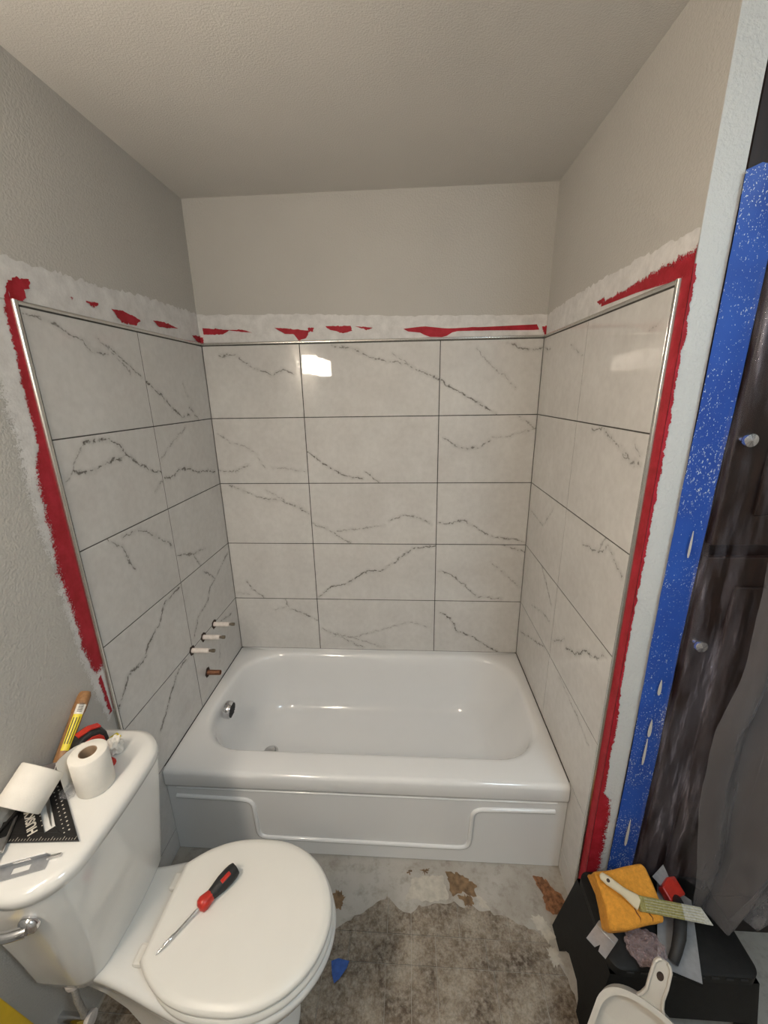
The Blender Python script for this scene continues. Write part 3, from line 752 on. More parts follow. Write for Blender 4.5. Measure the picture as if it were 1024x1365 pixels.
# water supply hose and stop valve
sup = thing('supply_valve', 'water stop valve and grey braided hose under the toilet tank', 'valve', (0, 0, 0))
MB().tube([(0.085,YT-0.10,0.371),(0.085,YT-0.105,0.34),(0.080,YT-0.105,0.28),(0.07,YT-0.095,0.20),(0.06,YT-0.09,0.175)], 0.0075, 10).build('hose', M['valve_white'], sup, smooth=60)
MB().lathe([(0.016,0.0),(0.020,0.006),(0.020,0.018),(0.015,0.024),(0.015,0.0345)], 12, Matrix.Translation((0.085,YT-0.10,0.337))).build('coupling_nut', M['sleeve'], sup, smooth=30)
MB().lathe([(0.011,0.0),(0.011,0.055),(0.014,0.056),(0.014,0.075),(0.0,0.076)], 14, basis((-TT,YT-0.09,0.16), (0,1,0), (1,0,0))).build('valve_body', M['chrome'], sup, smooth=40)
MB().lathe([(0.018,0.0),(0.020,0.004),(0.020,0.012),(0.0,0.014)], 16, basis((0.068,YT-0.09,0.16), (0,1,0), (1,0,0))).build('valve_handle', M['sleeve'], sup, smooth=40)

# screwdriver on the toilet lid
tipp = on(207, 1272, 2, 0.462); butt = on(316, 1156, 2, 0.475)
dr = (butt - tipp); L = dr.length; sd0 = Vector((tipp.x, tipp.y, 0.4585)); sd1 = Vector((butt.x, butt.y, 0.4760))
ms = basis(sd0, sd1-sd0, (0,0,1))
mz = ms @ Matrix(((0,0,1,0),(1,0,0,0),(0,1,0,0),(0,0,0,1)))    # local z runs along the shaft
sd = thing('screwdriver', 'red and black screwdriver lying on the toilet lid', 'screwdriver', (0,0,0))
hl = L*0.50
MB().lathe([(0.0008,0.0),(0.0028,0.006),(0.0032,0.018),(0.0045,0.020),(0.0045,0.045),(0.0034,0.048),(0.0034,L-hl+0.005)], 12, mz).build('shaft', M['chrome'], sd, smooth=40)
MB().lathe([(0.0077,L-hl-0.002),(0.0160,L-hl+0.003),(0.0182,L-hl+0.012),(0.0156,L-hl+0.024),(0.0134,L-hl+0.034)], 20, mz).build('collar', M['red_plastic'], sd, smooth=50)
gr = MB().lathe([(0.0133,L-hl+0.030),(0.0156,L-hl+0.045),(0.0192,L-hl+0.065),(0.0200,L-hl+0.085),(0.0189,L-0.012),(0.0160,L-0.003),(0.0,L)], 10, mz).build('grip', M['rubber_black'], sd, smooth=40)
MB().box(L-hl+0.062, L-0.022, -0.0130, -0.0025, 0.0150, 0.0205, ms).build('grip_inlay', M['red_plastic'], gr, bevel=0.0015)

# ================================================================== tools on the tank
def yt(y): return y     # world y
# standing toilet roll
rc = on(117, 1003, 2, ZT+0.10)
def roll_mesh(name, label, mat, h=0.100, r=0.050, rc_=0.0205, tail=False):
    t = thing(name, label, 'toilet roll')
    t.matrix_world = mat
    prof = [(rc_,0.0),(r-0.002,0.0),(r,0.002),(r,h-0.002),(r-0.002,h),(rc_,h)]
    n = 40; rg = [[(q*math.cos(2*PI*k/n), q*math.sin(2*PI*k/n), z) for k in range(n)] for q, z in prof]
    rg.append(rg[0])
    MB().loft(rg, False, False).build('paper_roll', M['paper'], t, smooth=50)
    pr = [(rc_-0.0002,0.001),(rc_-0.0002,h-0.001),(rc_-0.0016,h-0.001),(rc_-0.0016,0.001)]
    rg = [[(q*math.cos(2*PI*k/n), q*math.sin(2*PI*k/n), z) for k in range(n)] for q, z in pr]; rg.append(rg[0])
    MB().loft(rg, False, False).build('cardboard_core', M['cardboard'], t, smooth=50)
    if tail:
        pts = [(0.0, r), (-0.02, r+0.0005), (-0.035, r-0.004), (-0.05, r-0.014), (-0.06, r-0.024)]
        v0 = [(x, y, 0.01) for x, y in pts] + [(x, y, h-0.001) for x, y in pts]
        v1 = [(x, y+0.0012, z) for x, y, z in v0]; m_ = len(pts)
        fs = [(i, i+1, m_+i+1, m_+i) for i in range(m_-1)]
        MB().add(v0, fs).add(v1, fs).build('loose_end', M['paper'], t, smooth=60)
    return t
roll_mesh('toilet_roll', 'toilet roll standing upright on the tank lid, tube open', Matrix.Translation((rc.x-0.0, rc.y, ZT)) @ Matrix.Rotation(R(50), 4, 'Z'), 0.102, 0.041, 0.0195, True)
# lying roll, axis out from the wall, resting on the square and the knife
RA, RD = Vector((-0.134,-0.845,-0.517)), Vector((-0.624,0.477,-0.619))     # roll axis (leaning back on the wall side) and sight line
RR, RH = 0.046, 0.082
low = RR*math.sqrt(1-RA.z**2) + RH/2*abs(RA.z)
rcen = CP + RD*((ZT+0.007+low-CP.z)/RD.z)
roll_mesh('toilet_roll', 'toilet roll tipped over against the wall on the black triangle square', basis(rcen - RA*RH/2, RA.orthogonal(), RA), RH, RR, 0.0195)
# speed square
sq = thing('speed_square', 'black metal triangle square with white markings on the tank lid', 'square', (0.198, -1.272, ZT+0.001), (0,0,R(4)))
TH = 0.005
LEG = 0.182
def bar(poly, z0=0.0, z1=TH): return MB().prism(poly, z0, z1)
pl = MB()
pl.prism([(0,0),(-LEG,LEG),(-LEG,LEG-0.040),(-0.075,0.032),(-0.055,0.018)], 0, TH)          # sloping edge with scale
pl.prism([(0,0),(-0.055,0.018),(-LEG,0.018),(-LEG,0.0)], 0, TH)                              # ruled leg
pl.prism([(-0.088,0.018),(-LEG,0.112),(-LEG,0.018)], 0, TH)                                  # web
pl.prism([(-LEG,0.0),(-LEG,LEG),(-LEG+0.006,LEG-0.006),(-LEG+0.006,0.0)], 0, 0.020)          # fence
pl.prism([(-0.055,0.018),(-0.075,0.032),(-0.088,0.018)], 0, TH)
plate = pl.build('plate', M['black_metal'], sq, bevel=0.0006, bseg=1)
MB().prism([(-0.086,0.034),(-0.094,0.040),(-0.160,0.106),(-0.150,0.110)], -0.0004, 0.0006).build('slot_floor', M['steel'], plate)
mk = MB()
for k in range(26):
    ln = 0.008 if k % 4 == 0 else 0.0045
    x = -0.010 - k*0.0064
    mk.box(x-0.0004, x+0.0004, 0.0008, 0.0008+ln, TH, TH+0.0003)
mk.build('ruler_marks', M['print_white'], plate); plate.children[-1]['kind'] = 'stuff'
dt = MB()
for k in range(15):
    for off, sz in ((0.010, 0.0016), (0.019, 0.0012)):
        t_ = 0.03 + k*0.0095
        x, y = -t_ - off*0.707 + 0.0, t_ - off*0.707
        dt.box(x-sz, x+sz, y-sz, y+sz, TH, TH+0.0003)
for k in range(9):
    t_ = 0.055+k*0.011; dt.box(-t_-0.05-0.0012, -t_-0.05+0.0012, t_-0.022-0.0012, t_-0.022+0.0012, TH, TH+0.0003)
dt.build('degree_marks', M['print_white'], plate)['kind'] = 'stuff'
def lettering(txt, size, mat, parent, mtx, name='lettering', bold=0.0):
    cu = bpy.data.curves.new(name, 'FONT'); cu.body = txt; cu.size = size; cu.align_x = 'CENTER'; cu.align_y = 'CENTER'
    cu.extrude = 0.00015; cu.offset = bold
    o = bpy.data.objects.new(name+'_src', cu); COL.objects.link(o)
    bpy.context.view_layer.update()
    me = bpy.data.meshes.new_from_object(o.evaluated_get(bpy.context.evaluated_depsgraph_get()))
    bpy.data.objects.remove(o)
    me.materials.clear(); me.materials.append(mat)
    t = bpy.data.objects.new(name, me); COL.objects.link(t); t.parent = parent; t.matrix_local = mtx
    return t
lettering('HUSKY', 0.0235, M['print_white'], plate, Matrix.Translation((-0.137,0.042,TH+0.0003)) @ Matrix.Rotation(R(135), 4, 'Z') @ Matrix.Scale(1.0, 4), 'lettering', 0.0007)
# utility blade tool beside the square, under the lying roll
kn = thing('utility_knife', 'grey folding utility knife half under the lying toilet roll', 'knife', (0.026, -1.272, ZT+0.0068), (0,0,R(-62)))
MB().box(-0.055, 0.045, -0.013, 0.013, 0.0, 0.007).build('handle', M['steel'], kn, bevel=0.002)
MB().box(-0.030, 0.010, -0.009, 0.009, 0.007, 0.0085).build('grip_plate', M['black_plastic'], kn, bevel=0.0007)
MB().prism([(0.045,-0.008),(0.072,-0.008),(0.060,0.009),(0.045,0.009)], 0.003, 0.0042).build('blade', M['steel'], kn)
# slotted steel strip at the near edge of the lid
a_ = on(70, 1132, 2, ZT+0.012); b_ = on(0, 1162, 2, ZT+0.012)
dxy = Vector((b_.x-a_.x, b_.y-a_.y, 0)).normalized()
rail = thing('slotted_bracket', 'bent steel bracket with slots along the near edge of the tank lid', 'bracket', (0.158, -1.300, ZT+0.0008), (0,0,math.atan2(-0.055, -0.15)))
def slotted(w0, w1, LL, slots, mat, name):
    mb = MB(); cuts = []
    x = 0.0; wm0 = w0+(w1-w0)*0.28; wm1 = w0+(w1-w0)*0.72; t0 = 0.0014
    mb.box(0, LL, w0, wm0, 0, t0, mat); mb.box(0, LL, wm1, w1, 0, t0, mat)
    xs_ = [0.0] + [c for s_ in slots for c in s_] + [LL]
    for q in range(0, len(xs_), 2): mb.box(xs_[q], xs_[q+1], wm0, wm1, 0, t0, mat)
    return mb.build(name, M['blade'], rail)
slotted(0.0, 0.028, 0.150, [(0.030,0.062),(0.085,0.117)], None, 'base_flange')
slotted(0.0, 0.026, 0.150, [(0.030,0.062),(0.085,0.117)], Matrix.Rotation(R(62), 4, 'X') , 'upright_flange')
MB().box(-0.022, 0.004, 0.004, 0.010, 0.0002, 0.005).build('end_pin', M['steel'], rail, bevel=0.001)
# hammer: head behind the lying roll, handle leaning up along the wall
h0 = on(60, 1026, 2, ZT+0.035); h0.x = max(h0.x, 0.012)
h0 = Vector((0.022, h0.y+0.018, ZT+0.030)); h1 = on(127, 922, 0, 0.034)
hm = thing('hammer', 'wooden-handled hammer with a yellow sticker leaning on the wall', 'hammer', (0,0,0))
ax = (h1-h0); HL = ax.length
mh = basis(h0, (1,0,0.2), ax)     # z along the handle
rg = []
for t_, a, b in ((-0.02,0.013,0.010),(0.0,0.015,0.012),(0.05,0.0165,0.0125),(0.12,0.017,0.013),(HL-0.05,0.019,0.0145),(HL-0.01,0.019,0.0145),(HL,0.015,0.011)):
    rg.append([(a*math.cos(2*PI*k/16), b*math.sin(2*PI*k/16), t_) for k in range(16)])
hd = MB().loft(rg, mat=mh).build('handle', M['hickory'], hm, smooth=50)
def wrapstrip(z0, z1, mat, name):
    rg = []
    for t_ in (z0, z1):
        f = (t_-0.05)/(HL-0.1); a = 0.0165+0.0025*f; b = 0.0125+0.002*f
        rg.append([(a*math.cos(R(q))*1.03, b*math.sin(R(q))*1.06, t_) for q in (-80,-65,-50,-35,-20,-5)])
    return MB().loft(rg, False, False, mh, closed=False).build(name, mat, hd, smooth=60)
stick = wrapstrip(0.030, HL*0.66, M['sticker'], 'sticker')
wrapstrip(HL*0.66, HL*0.80, M['sticker_white'], 'price_label')
hmm = MB()
hmm.box(-0.011, 0.011, -0.016, 0.016, -0.020, 0.004, mh)
hmm.prism([(-0.010,0.016),(0.010,0.016),(0.0125,0.020),(0.0125,0.028),(-0.0125,0.028),(-0.0125,0.020)], -0.021, 0.004, mh)
hmm.build('head', M['steel'], hm, bevel=0.002)
for sx in (-1, 1):
    rg = []
    for k in range(6):
        t_ = k/5; y = -0.016 - 0.058*t_; w_ = 0.0045*(1-0.5*t_); th = 0.010*(1-0.85*t_); z = -0.008 - 0.016*t_*t_
        xc = sx*(0.0055+0.003*t_)
        rg.append([(xc-w_, y, z-th), (xc+w_, y, z-th), (xc+w_, y, z+th), (xc-w_, y, z+th)])
    MB().loft(rg, mat=mh).build('claw', M['steel'], hm, smooth=40)
pm = MB()
for k in range(9):                                   # fine print and bar code on the labels
    t_ = HL*0.69 + k*0.0026
    f = (t_-0.05)/(HL-0.1); a = 0.0165+0.0025*f; b = 0.0125+0.002*f
    pm.add([(a*1.06*math.cos(R(q)), b*1.10*math.sin(R(q)), t_+dz) for dz in (0, 0.0013) for q in (-62, -42, -25)], [(0,1,4,3),(1,2,5,4)], mh)
for k in range(7):
    t_ = 0.045 + k*(HL*0.6-0.045)/7
    f = (t_-0.05)/(HL-0.1); a = 0.0165+0.0025*f; b = 0.0125+0.002*f
    for q0, q1 in ((-70,-62),(-48,-40),(-26,-19)):
        pm.add([(a*1.06*math.cos(R(q)), b*1.10*math.sin(R(q)), t_+dz) for dz in (0, 0.009 + 0.006*hsh(k, int(-q0))) for q in (q0, q1)], [(0,1,3,2)], mh)
pm.build('label_print', M['print_black'], hd)['kind'] = 'stuff'
# tape measure
tm_c = on(113, 988, 2, ZT+0.045)
TMS = 1.12
tm = thing('tape_measure', 'black and red tape measure behind the standing toilet roll', 'tape measure', (max(0.055, tm_c.x), tm_c.y+0.005, ZT), (0,0,R(62)))
tm.scale = (TMS,)*3
body = [(-0.036,0.0),(0.034,0.0),(0.036,0.012),(0.034,0.044),(0.024,0.060),(0.004,0.067),(-0.018,0.064),(-0.032,0.050),(-0.037,0.030)]
mside = Matrix(((1,0,0,0),(0,0,-1,0),(0,1,0,0),(0,0,0,1)))
bo = MB().prism(body, -0.019, 0.019, mside).build('case', M['rubber_black'], tm, bevel=0.005)
inn = [(x*0.72, 0.032+(z-0.032)*0.72) for x, z in body]
for s_ in (-1, 1):
    MB().prism(inn, s_*0.0205-0.0015, s_*0.0205+0.0015, mside).build('side_panel', M['red_plastic'], tm, bevel=0.001)
MB().prism([(-0.020,0.0655),(0.006,0.0680),(0.026,0.0600),(0.028,0.0625),(0.008,0.0705),(-0.020,0.0685)], -0.009, 0.009, mside).build('top_band', M['red_plastic'], tm)
MB().box(0.034, 0.062, -0.010, 0.010, 0.002, 0.0035).build('blade', M['sticker'], tm)
# plastic clip bag and the small red tube with tissue
def crumple(name, parent, mat, loc, size, seed, sub=3, amp=0.35):
    bm = bmesh.new(); bmesh.ops.create_icosphere(bm, subdivisions=sub, radius=1.0)
    rnd = random.Random(seed)
    ph = [(Vector((rnd.uniform(-1,1), rnd.uniform(-1,1), rnd.uniform(-1,1))).normalized(), rnd.uniform(3, 9), rnd.uniform(0, 6)) for _ in range(9)]
    for v_ in bm.verts:
        s_ = 1 + amp*sum(abs(math.sin(v_.co.dot(a)*f+o_)) - 0.6 for a, f, o_ in ph)/3.0
        v_.co = Vector((v_.co.x*size[0]*s_, v_.co.y*size[1]*s_, max(-0.98, v_.co.z*s_)*size[2]))
    me = bpy.data.meshes.new(name); bm.to_mesh(me); bm.free(); me.materials.append(mat)
    zmin = min(v_.co.z for v_ in me.vertices)
    for v_ in me.vertices: v_.co.z -= zmin
    o = bpy.data.objects.new(name, me); COL.objects.link(o); o.location = loc
    if parent is not None: o.parent = parent
    return o
bg = crumple('plastic_bag', None, M['bag'], (0.092, -1.170, ZT+0.0), (0.016,0.018,0.012), 5)
tag(bg, 'small crumpled clear plastic bag between the two toilet rolls', 'bag')
bg2 = crumple('plastic_bag', None, M['bag'], (0.036, -1.100, ZT+0.0), (0.022,0.020,0.020), 9)
tag(bg2, 'crumpled clear plastic bag beside the hammer and tape measure', 'bag')
tis = crumple('crumpled_tissue', None, M['paper'], (0.118, -1.045, ZT+0.0), (0.017,0.019,0.024), 12, 3, 0.6)
tag(tis, 'crumpled white tissue on the tank lid beside the standing roll', 'tissue')
rcap = MB().lathe([(0.010,0.0),(0.011,0.002),(0.011,0.012),(0.009,0.016),(0.0,0.016)], 10, basis((0.128,-1.083,ZT+0.0105), (0,0,1), (0.9,-0.3,0))).build('red_cap', M['red_plastic'], smooth=30)
tag(rcap, 'small red cap on the tank lid beside the crumpled tissue', 'cap')

# yellow spirit level leaning low on the left wall
lvl = thing('spirit_level', 'yellow and black spirit level leaning on the wall beside the toilet', 'level', (0,0,0))
p0 = Vector((0.016, -1.36, 0.335)); dirl = Vector((0.02, -0.40, 0.12))
e0 = on(-4, 1326, 0, 0.03); e1 = on(52, 1369, 0, 0.03)
dirl = (e0-e1).normalized()
mlv = basis(e1 - dirl*0.30, dirl, (1,0,0))          # x along the level, z out of the wall
MB().box(0, 0.61, 0.0, 0.050, -0.022, 0.0, mlv).build('body', M['yellow'], lvl, bevel=0.002)
for q in (0.30, 0.05, 0.50):
    MB().box(q+0.010, q+0.075, 0.012, 0.040, -0.001, 0.0035, mlv).build('vial_frame', M['black_plastic'], lvl, bevel=0.004)

# ================================================================== cabinet, tape and plastic on the right
CY = -0.914
cab = thing('linen_cabinet', 'tall dark wood cabinet behind clear plastic sheeting', 'cabinet', (XC, CY, 0))
MB().box(0.0015, 0.60, 0.02, 0.60, 0.0, 2.42).build('body', M['dark_wood'], cab)
MB().box(0.0015, 0.085, 0.0, 0.02, 0.0, 2.42).build('stile', M['dark_wood'], cab)
MB().box(0.535, 0.60, 0.0, 0.02, 0.0, 2.42).build('stile', M['dark_wood'], cab)
MB().box(0.085, 0.535, 0.0, 0.02, 2.30, 2.42).build('rail', M['dark_wood'], cab)
MB().box(0.085, 0.535, 0.0, 0.02, 0.0, 0.12).build('rail', M['dark_wood'], cab)
for z0, z1, kz in ((0.125, 1.345, 1.115), (1.375, 2.295, 1.625)):
    d_ = MB().box(0.075, 0.545, -0.018, 0.0, z0, z1).build('door', M['dark_wood'], cab, bevel=0.003)
    MB().box(0.150, 0.470, -0.024, -0.018, z0+0.075, z1-0.075).build('door_panel', M['dark_wood'], d_, bevel=0.005)
    MB().lathe([(0.008,0.0),(0.006,0.010),(0.013,0.016),(0.016,0.022),(0.014,0.028),(0.0,0.031)], 20, basis((0.090, -0.018, kz), (1,0,0), (0,-1,0))).build('knob', M['chrome'], d_, smooth=50)
# tape
tp = thing('masking_tape', 'long strip of blue masking tape speckled with paint flecks', 'tape', (XC, CY-0.001, 0))
n = 90; vsA = []; TZ0, TZ1 = 0.24, 2.125
for i in range(n):
    t_ = i/(n-1); z = TZ0 + (TZ1-TZ0)*t_
    wv = 0.0015*fb(i*0.4, 61)
    bow = 0.004*max(0, fb(i*0.12, 62)) + (0.012*sm(0.94, 1.0, t_))
    top = 0.006*fb(i*2.0, 63) if i == n-1 else 0
    for u_, dy in ((0.0, 0.0), (0.3, 0.6), (0.62, 1.0), (1.0, 0.15)):
        vsA.append((-0.005+wv+u_*0.073+0.002*math.sin(t_*9), -0.0222 - bow*dy - 0.0005, z + top + (0.008*math.sin(u_*5) if i == n-1 else 0)))
fsA = [(i*4+k, i*4+k+1, (i+1)*4+k+1, (i+1)*4+k) for i in range(n-1) for k in range(3)]
MB().add([(x, y+0.018, z) for x, y, z in vsA], fsA).add([(x, y+0.0188, z) for x, y, z in vsA], [tuple(reversed(f)) for f in fsA]).build('strip', M['tape'], tp, smooth=60)
M['drip'] = mat_simple('dried_paint_drip', (0.60, 0.58, 0.52), 0.5, var=0.05)
for z0, z1, xo, wd in ((0.99, 0.94, 0.034, 0.0036), (0.86, 0.80, 0.031, 0.004), (0.795, 0.70, 0.030, 0.0028), (0.49, 0.38, 0.030, 0.0034), (1.41, 1.34, 0.034, 0.0022)):
    n_ = 14; P = []
    for k in range(n_):
        a = 2*PI*k/n_; t_ = math.sin(a)
        P.append((xo + wd*math.cos(a)*(1-0.5*t_), (z0+z1)/2 + (z1-z0)/2*(-t_)))
    MB().prism(P, 0.0, 0.002, Matrix(((1,0,0,0),(0,0,-1,-0.0105),(0,1,0,0),(0,0,0,1)))).build('paint_drip', M['drip'], tp)
# plastic sheet hung from the tape: a rippled film
def sheet(name, label, mat, X0, X1, Z0, Z1, yfun, nx=70, nz=90, bottom=None):
    vs_ = []; fs = []
    for j in range(nz):
        for i in range(nx):
            u_ = i/(nx-1); w_ = j/(nz-1)
            x, y, z = yfun(u_, w_)
            vs_.append((x, y, z))
    fs = [(j*nx+i, j*nx+i+1, (j+1)*nx+i+1, (j+1)*nx+i) for j in range(nz-1) for i in range(nx-1)]
    o = MB().add(vs_, fs).build(name, mat, smooth=180)
    return tag(o, label, 'plastic sheet')
def film(u_, w_):
    z = 2.10 - w_*1.78
    x = XC + 0.045 + u_*0.56
    h = 1-w_
    y = CY - 0.058 - 0.010*sm(0, .3, u_) - 0.030*u_*w_
    y -= (0.010*math.sin(u_*31 + 1.5*w_ + 2*vnoise(w_*5, 3)) + 0.007*math.sin(u_*57 - 3*w_) + 0.012*fb(u_*9 + w_*6, 71))*sm(0.02, 0.2, u_)
    return x + 0.012*fb(w_*5+u_*3, 72)*sm(0.02, .2, u_), y if u_ > 0 else CY-0.026, z
sheet('plastic_sheet', 'clear plastic sheeting hung over the dark cabinet', M['film'], 0, 0, 0, 0, film)
def fold(u_, w_):
    # dense gathered bundle hanging closer to the room, gathered to a neck under the tape's top
    z = 2.09 - w_*1.77
    q = max(0.0, (1.66 - z)/1.34); nk = sm(1.66, 2.09, z)
    left = 1.640 + 0.030*sm(0.0, 0.45, q) - 0.020*sm(0.35, 0.55, q) + 0.050*sm(0.6, 1.0, q) + 0.085*nk
    wd = 0.09 + 0.34*sm(0.0, 0.55, q) - 0.05*nk
    if q > 0.8: wd *= 1 - 0.55*(q-0.8)/0.2
    x = left + 0.020*(1-q)**2 + u_*wd
    y = -1.030 + 0.032*nk - (1-0.6*nk)*(0.030*math.sin(u_*PI) + 0.016*math.sin(u_*15 + 2.2*q) + 0.010*math.sin(u_*27 - 2*q) + 0.012*fb(u_*6+q*5, 81)) - 0.02*q
    return x + 0.008*fb(q*7, 82), y, z
fo = sheet('plastic_sheet', 'gathered grey fold of plastic sheeting hanging beside the step stool', M['film_fold'], 0, 0, 0, 0, fold, 60, 110)

# ================================================================== step stool and what lies on it
SZ = 0.300
st = thing('step_stool', 'black plastic folding step stool by the wall end', 'step stool', (1.625, -1.062, 0))
HX, HY = 0.185, 0.112
MB().loft([rrect(-HX,HX,-HY,HY,0.03,SZ-0.030), rrect(-HX,HX,-HY,HY,0.03,SZ-0.004), rrect(-HX+0.005,HX-0.005,-HY+0.005,HY-0.005,0.028,SZ)]).build('top', M['black_plastic'], st, smooth=40)
for k in range(9):
    x = -HX+0.045+k*0.035
    MB().box(x-0.009, x+0.009, -HY-0.0022, -HY+0.001, SZ-0.013, SZ-0.008).build('grip_slot', M['rubber_black'], st)
for sx in (-1, 1):
    # arched side panel: two feet, splayed outwards
    P = [(-HY-0.012,0.0),(-HY+0.045,0.0),(-HY+0.055,0.04),(-0.03,0.065),(0.03,0.065),(HY-0.060,0.04),(HY-0.045,0.0),(HY+0.022,0.0),(HY-0.004,SZ-0.03),(-HY+0.004,SZ-0.03)]
    q = MB()
    n_ = len(P)
    def pt(y, z, th): return (sx*(HX-0.004 + 0.045*(1-z/SZ) + th), y, z)
    ra = [pt(y, z, 0.0) for y, z in P]; rb = [pt(y, z, -0.016) for y, z in P]
    q.loft([ra, rb]).build('leg_panel', M['black_plastic'], st)
for sy in (-1, 1):
    q = MB(); y0 = sy*(HY-0.004)
    q.add([(-HX,y0,SZ-0.03),(HX,y0,SZ-0.03),(HX,y0+sy*0.012,0.13),(-HX,y0+sy*0.012,0.13),(-HX,y0-sy*0.01,SZ-0.03),(HX,y0-sy*0.01,SZ-0.03),(HX,y0+sy*0.002,0.13),(-HX,y0+sy*0.002,0.13)],
          [(0,1,2,3),(7,6,5,4),(0,4,5,1),(1,5,6,2),(2,6,7,3),(3,7,4,0)]).build('cross_panel', M['black_plastic'], st)
# sponge
spc = on(833, 1200, 2, SZ+0.075)
def sponge_mesh():
    bm = bmesh.new(); bmesh.ops.create_cube(bm, size=1.0)
    bmesh.ops.scale(bm, vec=(0.150,0.120,0.075), verts=bm.verts)
    bmesh.ops.bevel(bm, geom=bm.edges[:], offset=0.012, segments=3, profile=0.6, affect='EDGES')
    bmesh.ops.subdivide_edges(bm, edges=bm.edges[:], cuts=2, use_grid_fill=True)
    for v_ in bm.verts:
        c = v_.co
        c.x += 0.005*math.sin(c.y*40+1) + 0.003*fb(c.y*60+c.z*40, 91); c.y += 0.005*math.sin(c.x*33) + 0.003*fb(c.x*70+c.z*30, 92)
        c.z += 0.003*fb(c.x*60+c.y*50, 93)
    me = bpy.data.meshes.new('sponge'); bm.to_mesh(me); bm.free(); me.materials.append(M['sponge'])
    me.polygons.foreach_set('use_smooth', [True]*len(me.polygons))
    return me
sp = bpy.data.objects.new('sponge', sponge_mesh()); COL.objects.link(sp)
sp.location = (1.520, -1.055, SZ+0.066); sp.rotation_euler = (R(24), R(-4), R(4))
tag(sp, 'thick orange grouting sponge with split surface on the step stool', 'sponge')
for x0, ln in ((0.004, 0.060), (0.036, 0.045)):
    pts = [(x0+0.003*math.sin(k*1.7), -0.052+ln*k/7, 0.0380) for k in range(8)]
    MB().tube(pts, [0.0006,0.0014,0.0018,0.0014,0.0016,0.0012,0.001,0.0005], 6).build('split', M['sponge_cut'], sp)
# notched spreader under the sponge
ns_ = thing('notched_spreader', 'small steel notched spreader poking out from under the sponge', 'spreader', (1.437, -1.118, SZ+0.0012), (0,0,R(38)))
MB().prism([(0.035,-0.026),(-0.030,-0.026),(-0.030,-0.007),(-0.012,-0.003),(-0.030,0.003),(-0.030,0.026),(0.035,0.026)], 0.0, 0.0014).build('blade', M['blade'], ns_)
MB().box(0.018, 0.036, -0.026, 0.026, 0.0014, 0.004).build('spine', M['blade'], ns_, bevel=0.001)
# clear bag with a pink tint
pb = crumple('plastic_bag', None, M['bag_pink'], (1.540, -1.135, SZ), (0.042,0.040,0.016), 21, 4)
tag(pb, 'crumpled clear plastic bag with pink residue between sponge and trowel', 'bag')
# finishing trowel with black handle
B0, B1, B2, B3 = [on(u, w, 2, SZ+0.012) for u, w in ((876,1168),(877,1286),(937,1311),(922,1200))]
tr = thing('finishing_trowel', 'steel finishing trowel with black handle lying on the step stool', 'trowel', (0,0,0))
poly = [(p.x, p.y) for p in (B0,B1,B2,B3)]
cx_ = sum(p[0] for p in poly)/4; cy_ = sum(p[1] for p in poly)/4
MB().prism([(cx_+(x-cx_)*1.02, cy_+(y-cy_)*1.02) for x, y in poly], SZ+0.0005, SZ+0.009).build('backing', M['black_plastic'], tr)
MB().prism(poly, SZ+0.0092, SZ+0.0108).build('blade', M['blade'], tr)
q0 = on(900, 1192, 2, SZ+0.03); q1 = on(899, 1276, 2, SZ+0.03)
hx = [q0.lerp(q1, t_) for t_ in (0, .1, .25, .5, .75, .9, 1.0)]
hz = [0.012, 0.030, 0.044, 0.048, 0.044, 0.030, 0.012]
MB().tube([(p.x+0.012*math.sin(i/6*PI), p.y, SZ+z) for i, (p, z) in enumerate(zip(hx, hz))], [0.011,0.012,0.014,0.015,0.015,0.013,0.012], 12).build('handle', M['rubber_black'], tr, smooth=60)
# red putty tool behind
rp = thing('putty_knife', 'red-handled putty knife behind the sponge on the step stool', 'putty knife', (1.672, -1.000, SZ+0.0225), (R(28),0,R(28)))
MB().prism([(-0.030,-0.022),(0.030,-0.028),(0.034,0.014),(0.012,0.020),(-0.028,0.012)], 0.0, 0.024).build('handle', M['red_plastic'], rp, bevel=0.004)
MB().prism([(-0.020,0.010),(0.022,0.016),(0.030,0.044),(-0.028,0.038)], 0.010, 0.0115).build('blade', M['blade'], rp)
# paint brush across sponge and trowel
pa = on(800, 1166, 2, SZ+0.135); pb_ = on(852, 1204, 2, SZ+0.108); pc = on(944, 1222, 2, SZ+0.060)
br = thing('paint_brush', 'cream-handled angled paint brush resting on the orange sponge', 'paint brush', (0,0,0))
mbz = basis(pa, pb_-pa, (-0.2,-0.5,0.85)); LH = (pb_-pa).length
rings = []
for t_, hw in ((0.0,0.004),(0.004,0.009),(0.02,0.011),(0.05,0.010),(0.6*LH,0.0100),(LH-0.03,0.0115),(LH-0.012,0.015),(LH,0.0165)):
    th = 0.0055 if t_ > 0.003 else 0.003
    rings.append([(t_, hw*math.cos(2*PI*k/16), th*math.sin(2*PI*k/16)) for k in range(16)])
hb = MB().loft(rings, mat=mbz).build('handle', M['cream_plastic'], br, smooth=50)
MB().lathe([(0.0045,0.0),(0.0045,0.0009),(0.0,0.0009)], 14, mbz @ Matrix.Translation((0.020,0,0.0052))).build('hang_hole', M['hole'], hb)
mbc = basis(pb_, pc-pb_, (-0.2,-0.5,0.85)); LB = (pc-pb_).length
def brs(x0, x1, a0, a1, mat, name, slant0=0.0, slant1=0.0):
    w0, w1 = a0, a1
    poly = [(x0-slant0,-w0),(x1-slant1,-w1),(x1+slant1,w1),(x0+slant0,w0)]
    return MB().prism(poly, -0.006, 0.006, mbc).build(name, mat, br, bevel=0.002)
brs(0.0, 0.012, 0.0165, 0.016, M['bristle'], 'ferrule_wrap')
b1 = brs(0.012, LB*0.62, 0.016, 0.0165, M['bristle'], 'bristles')
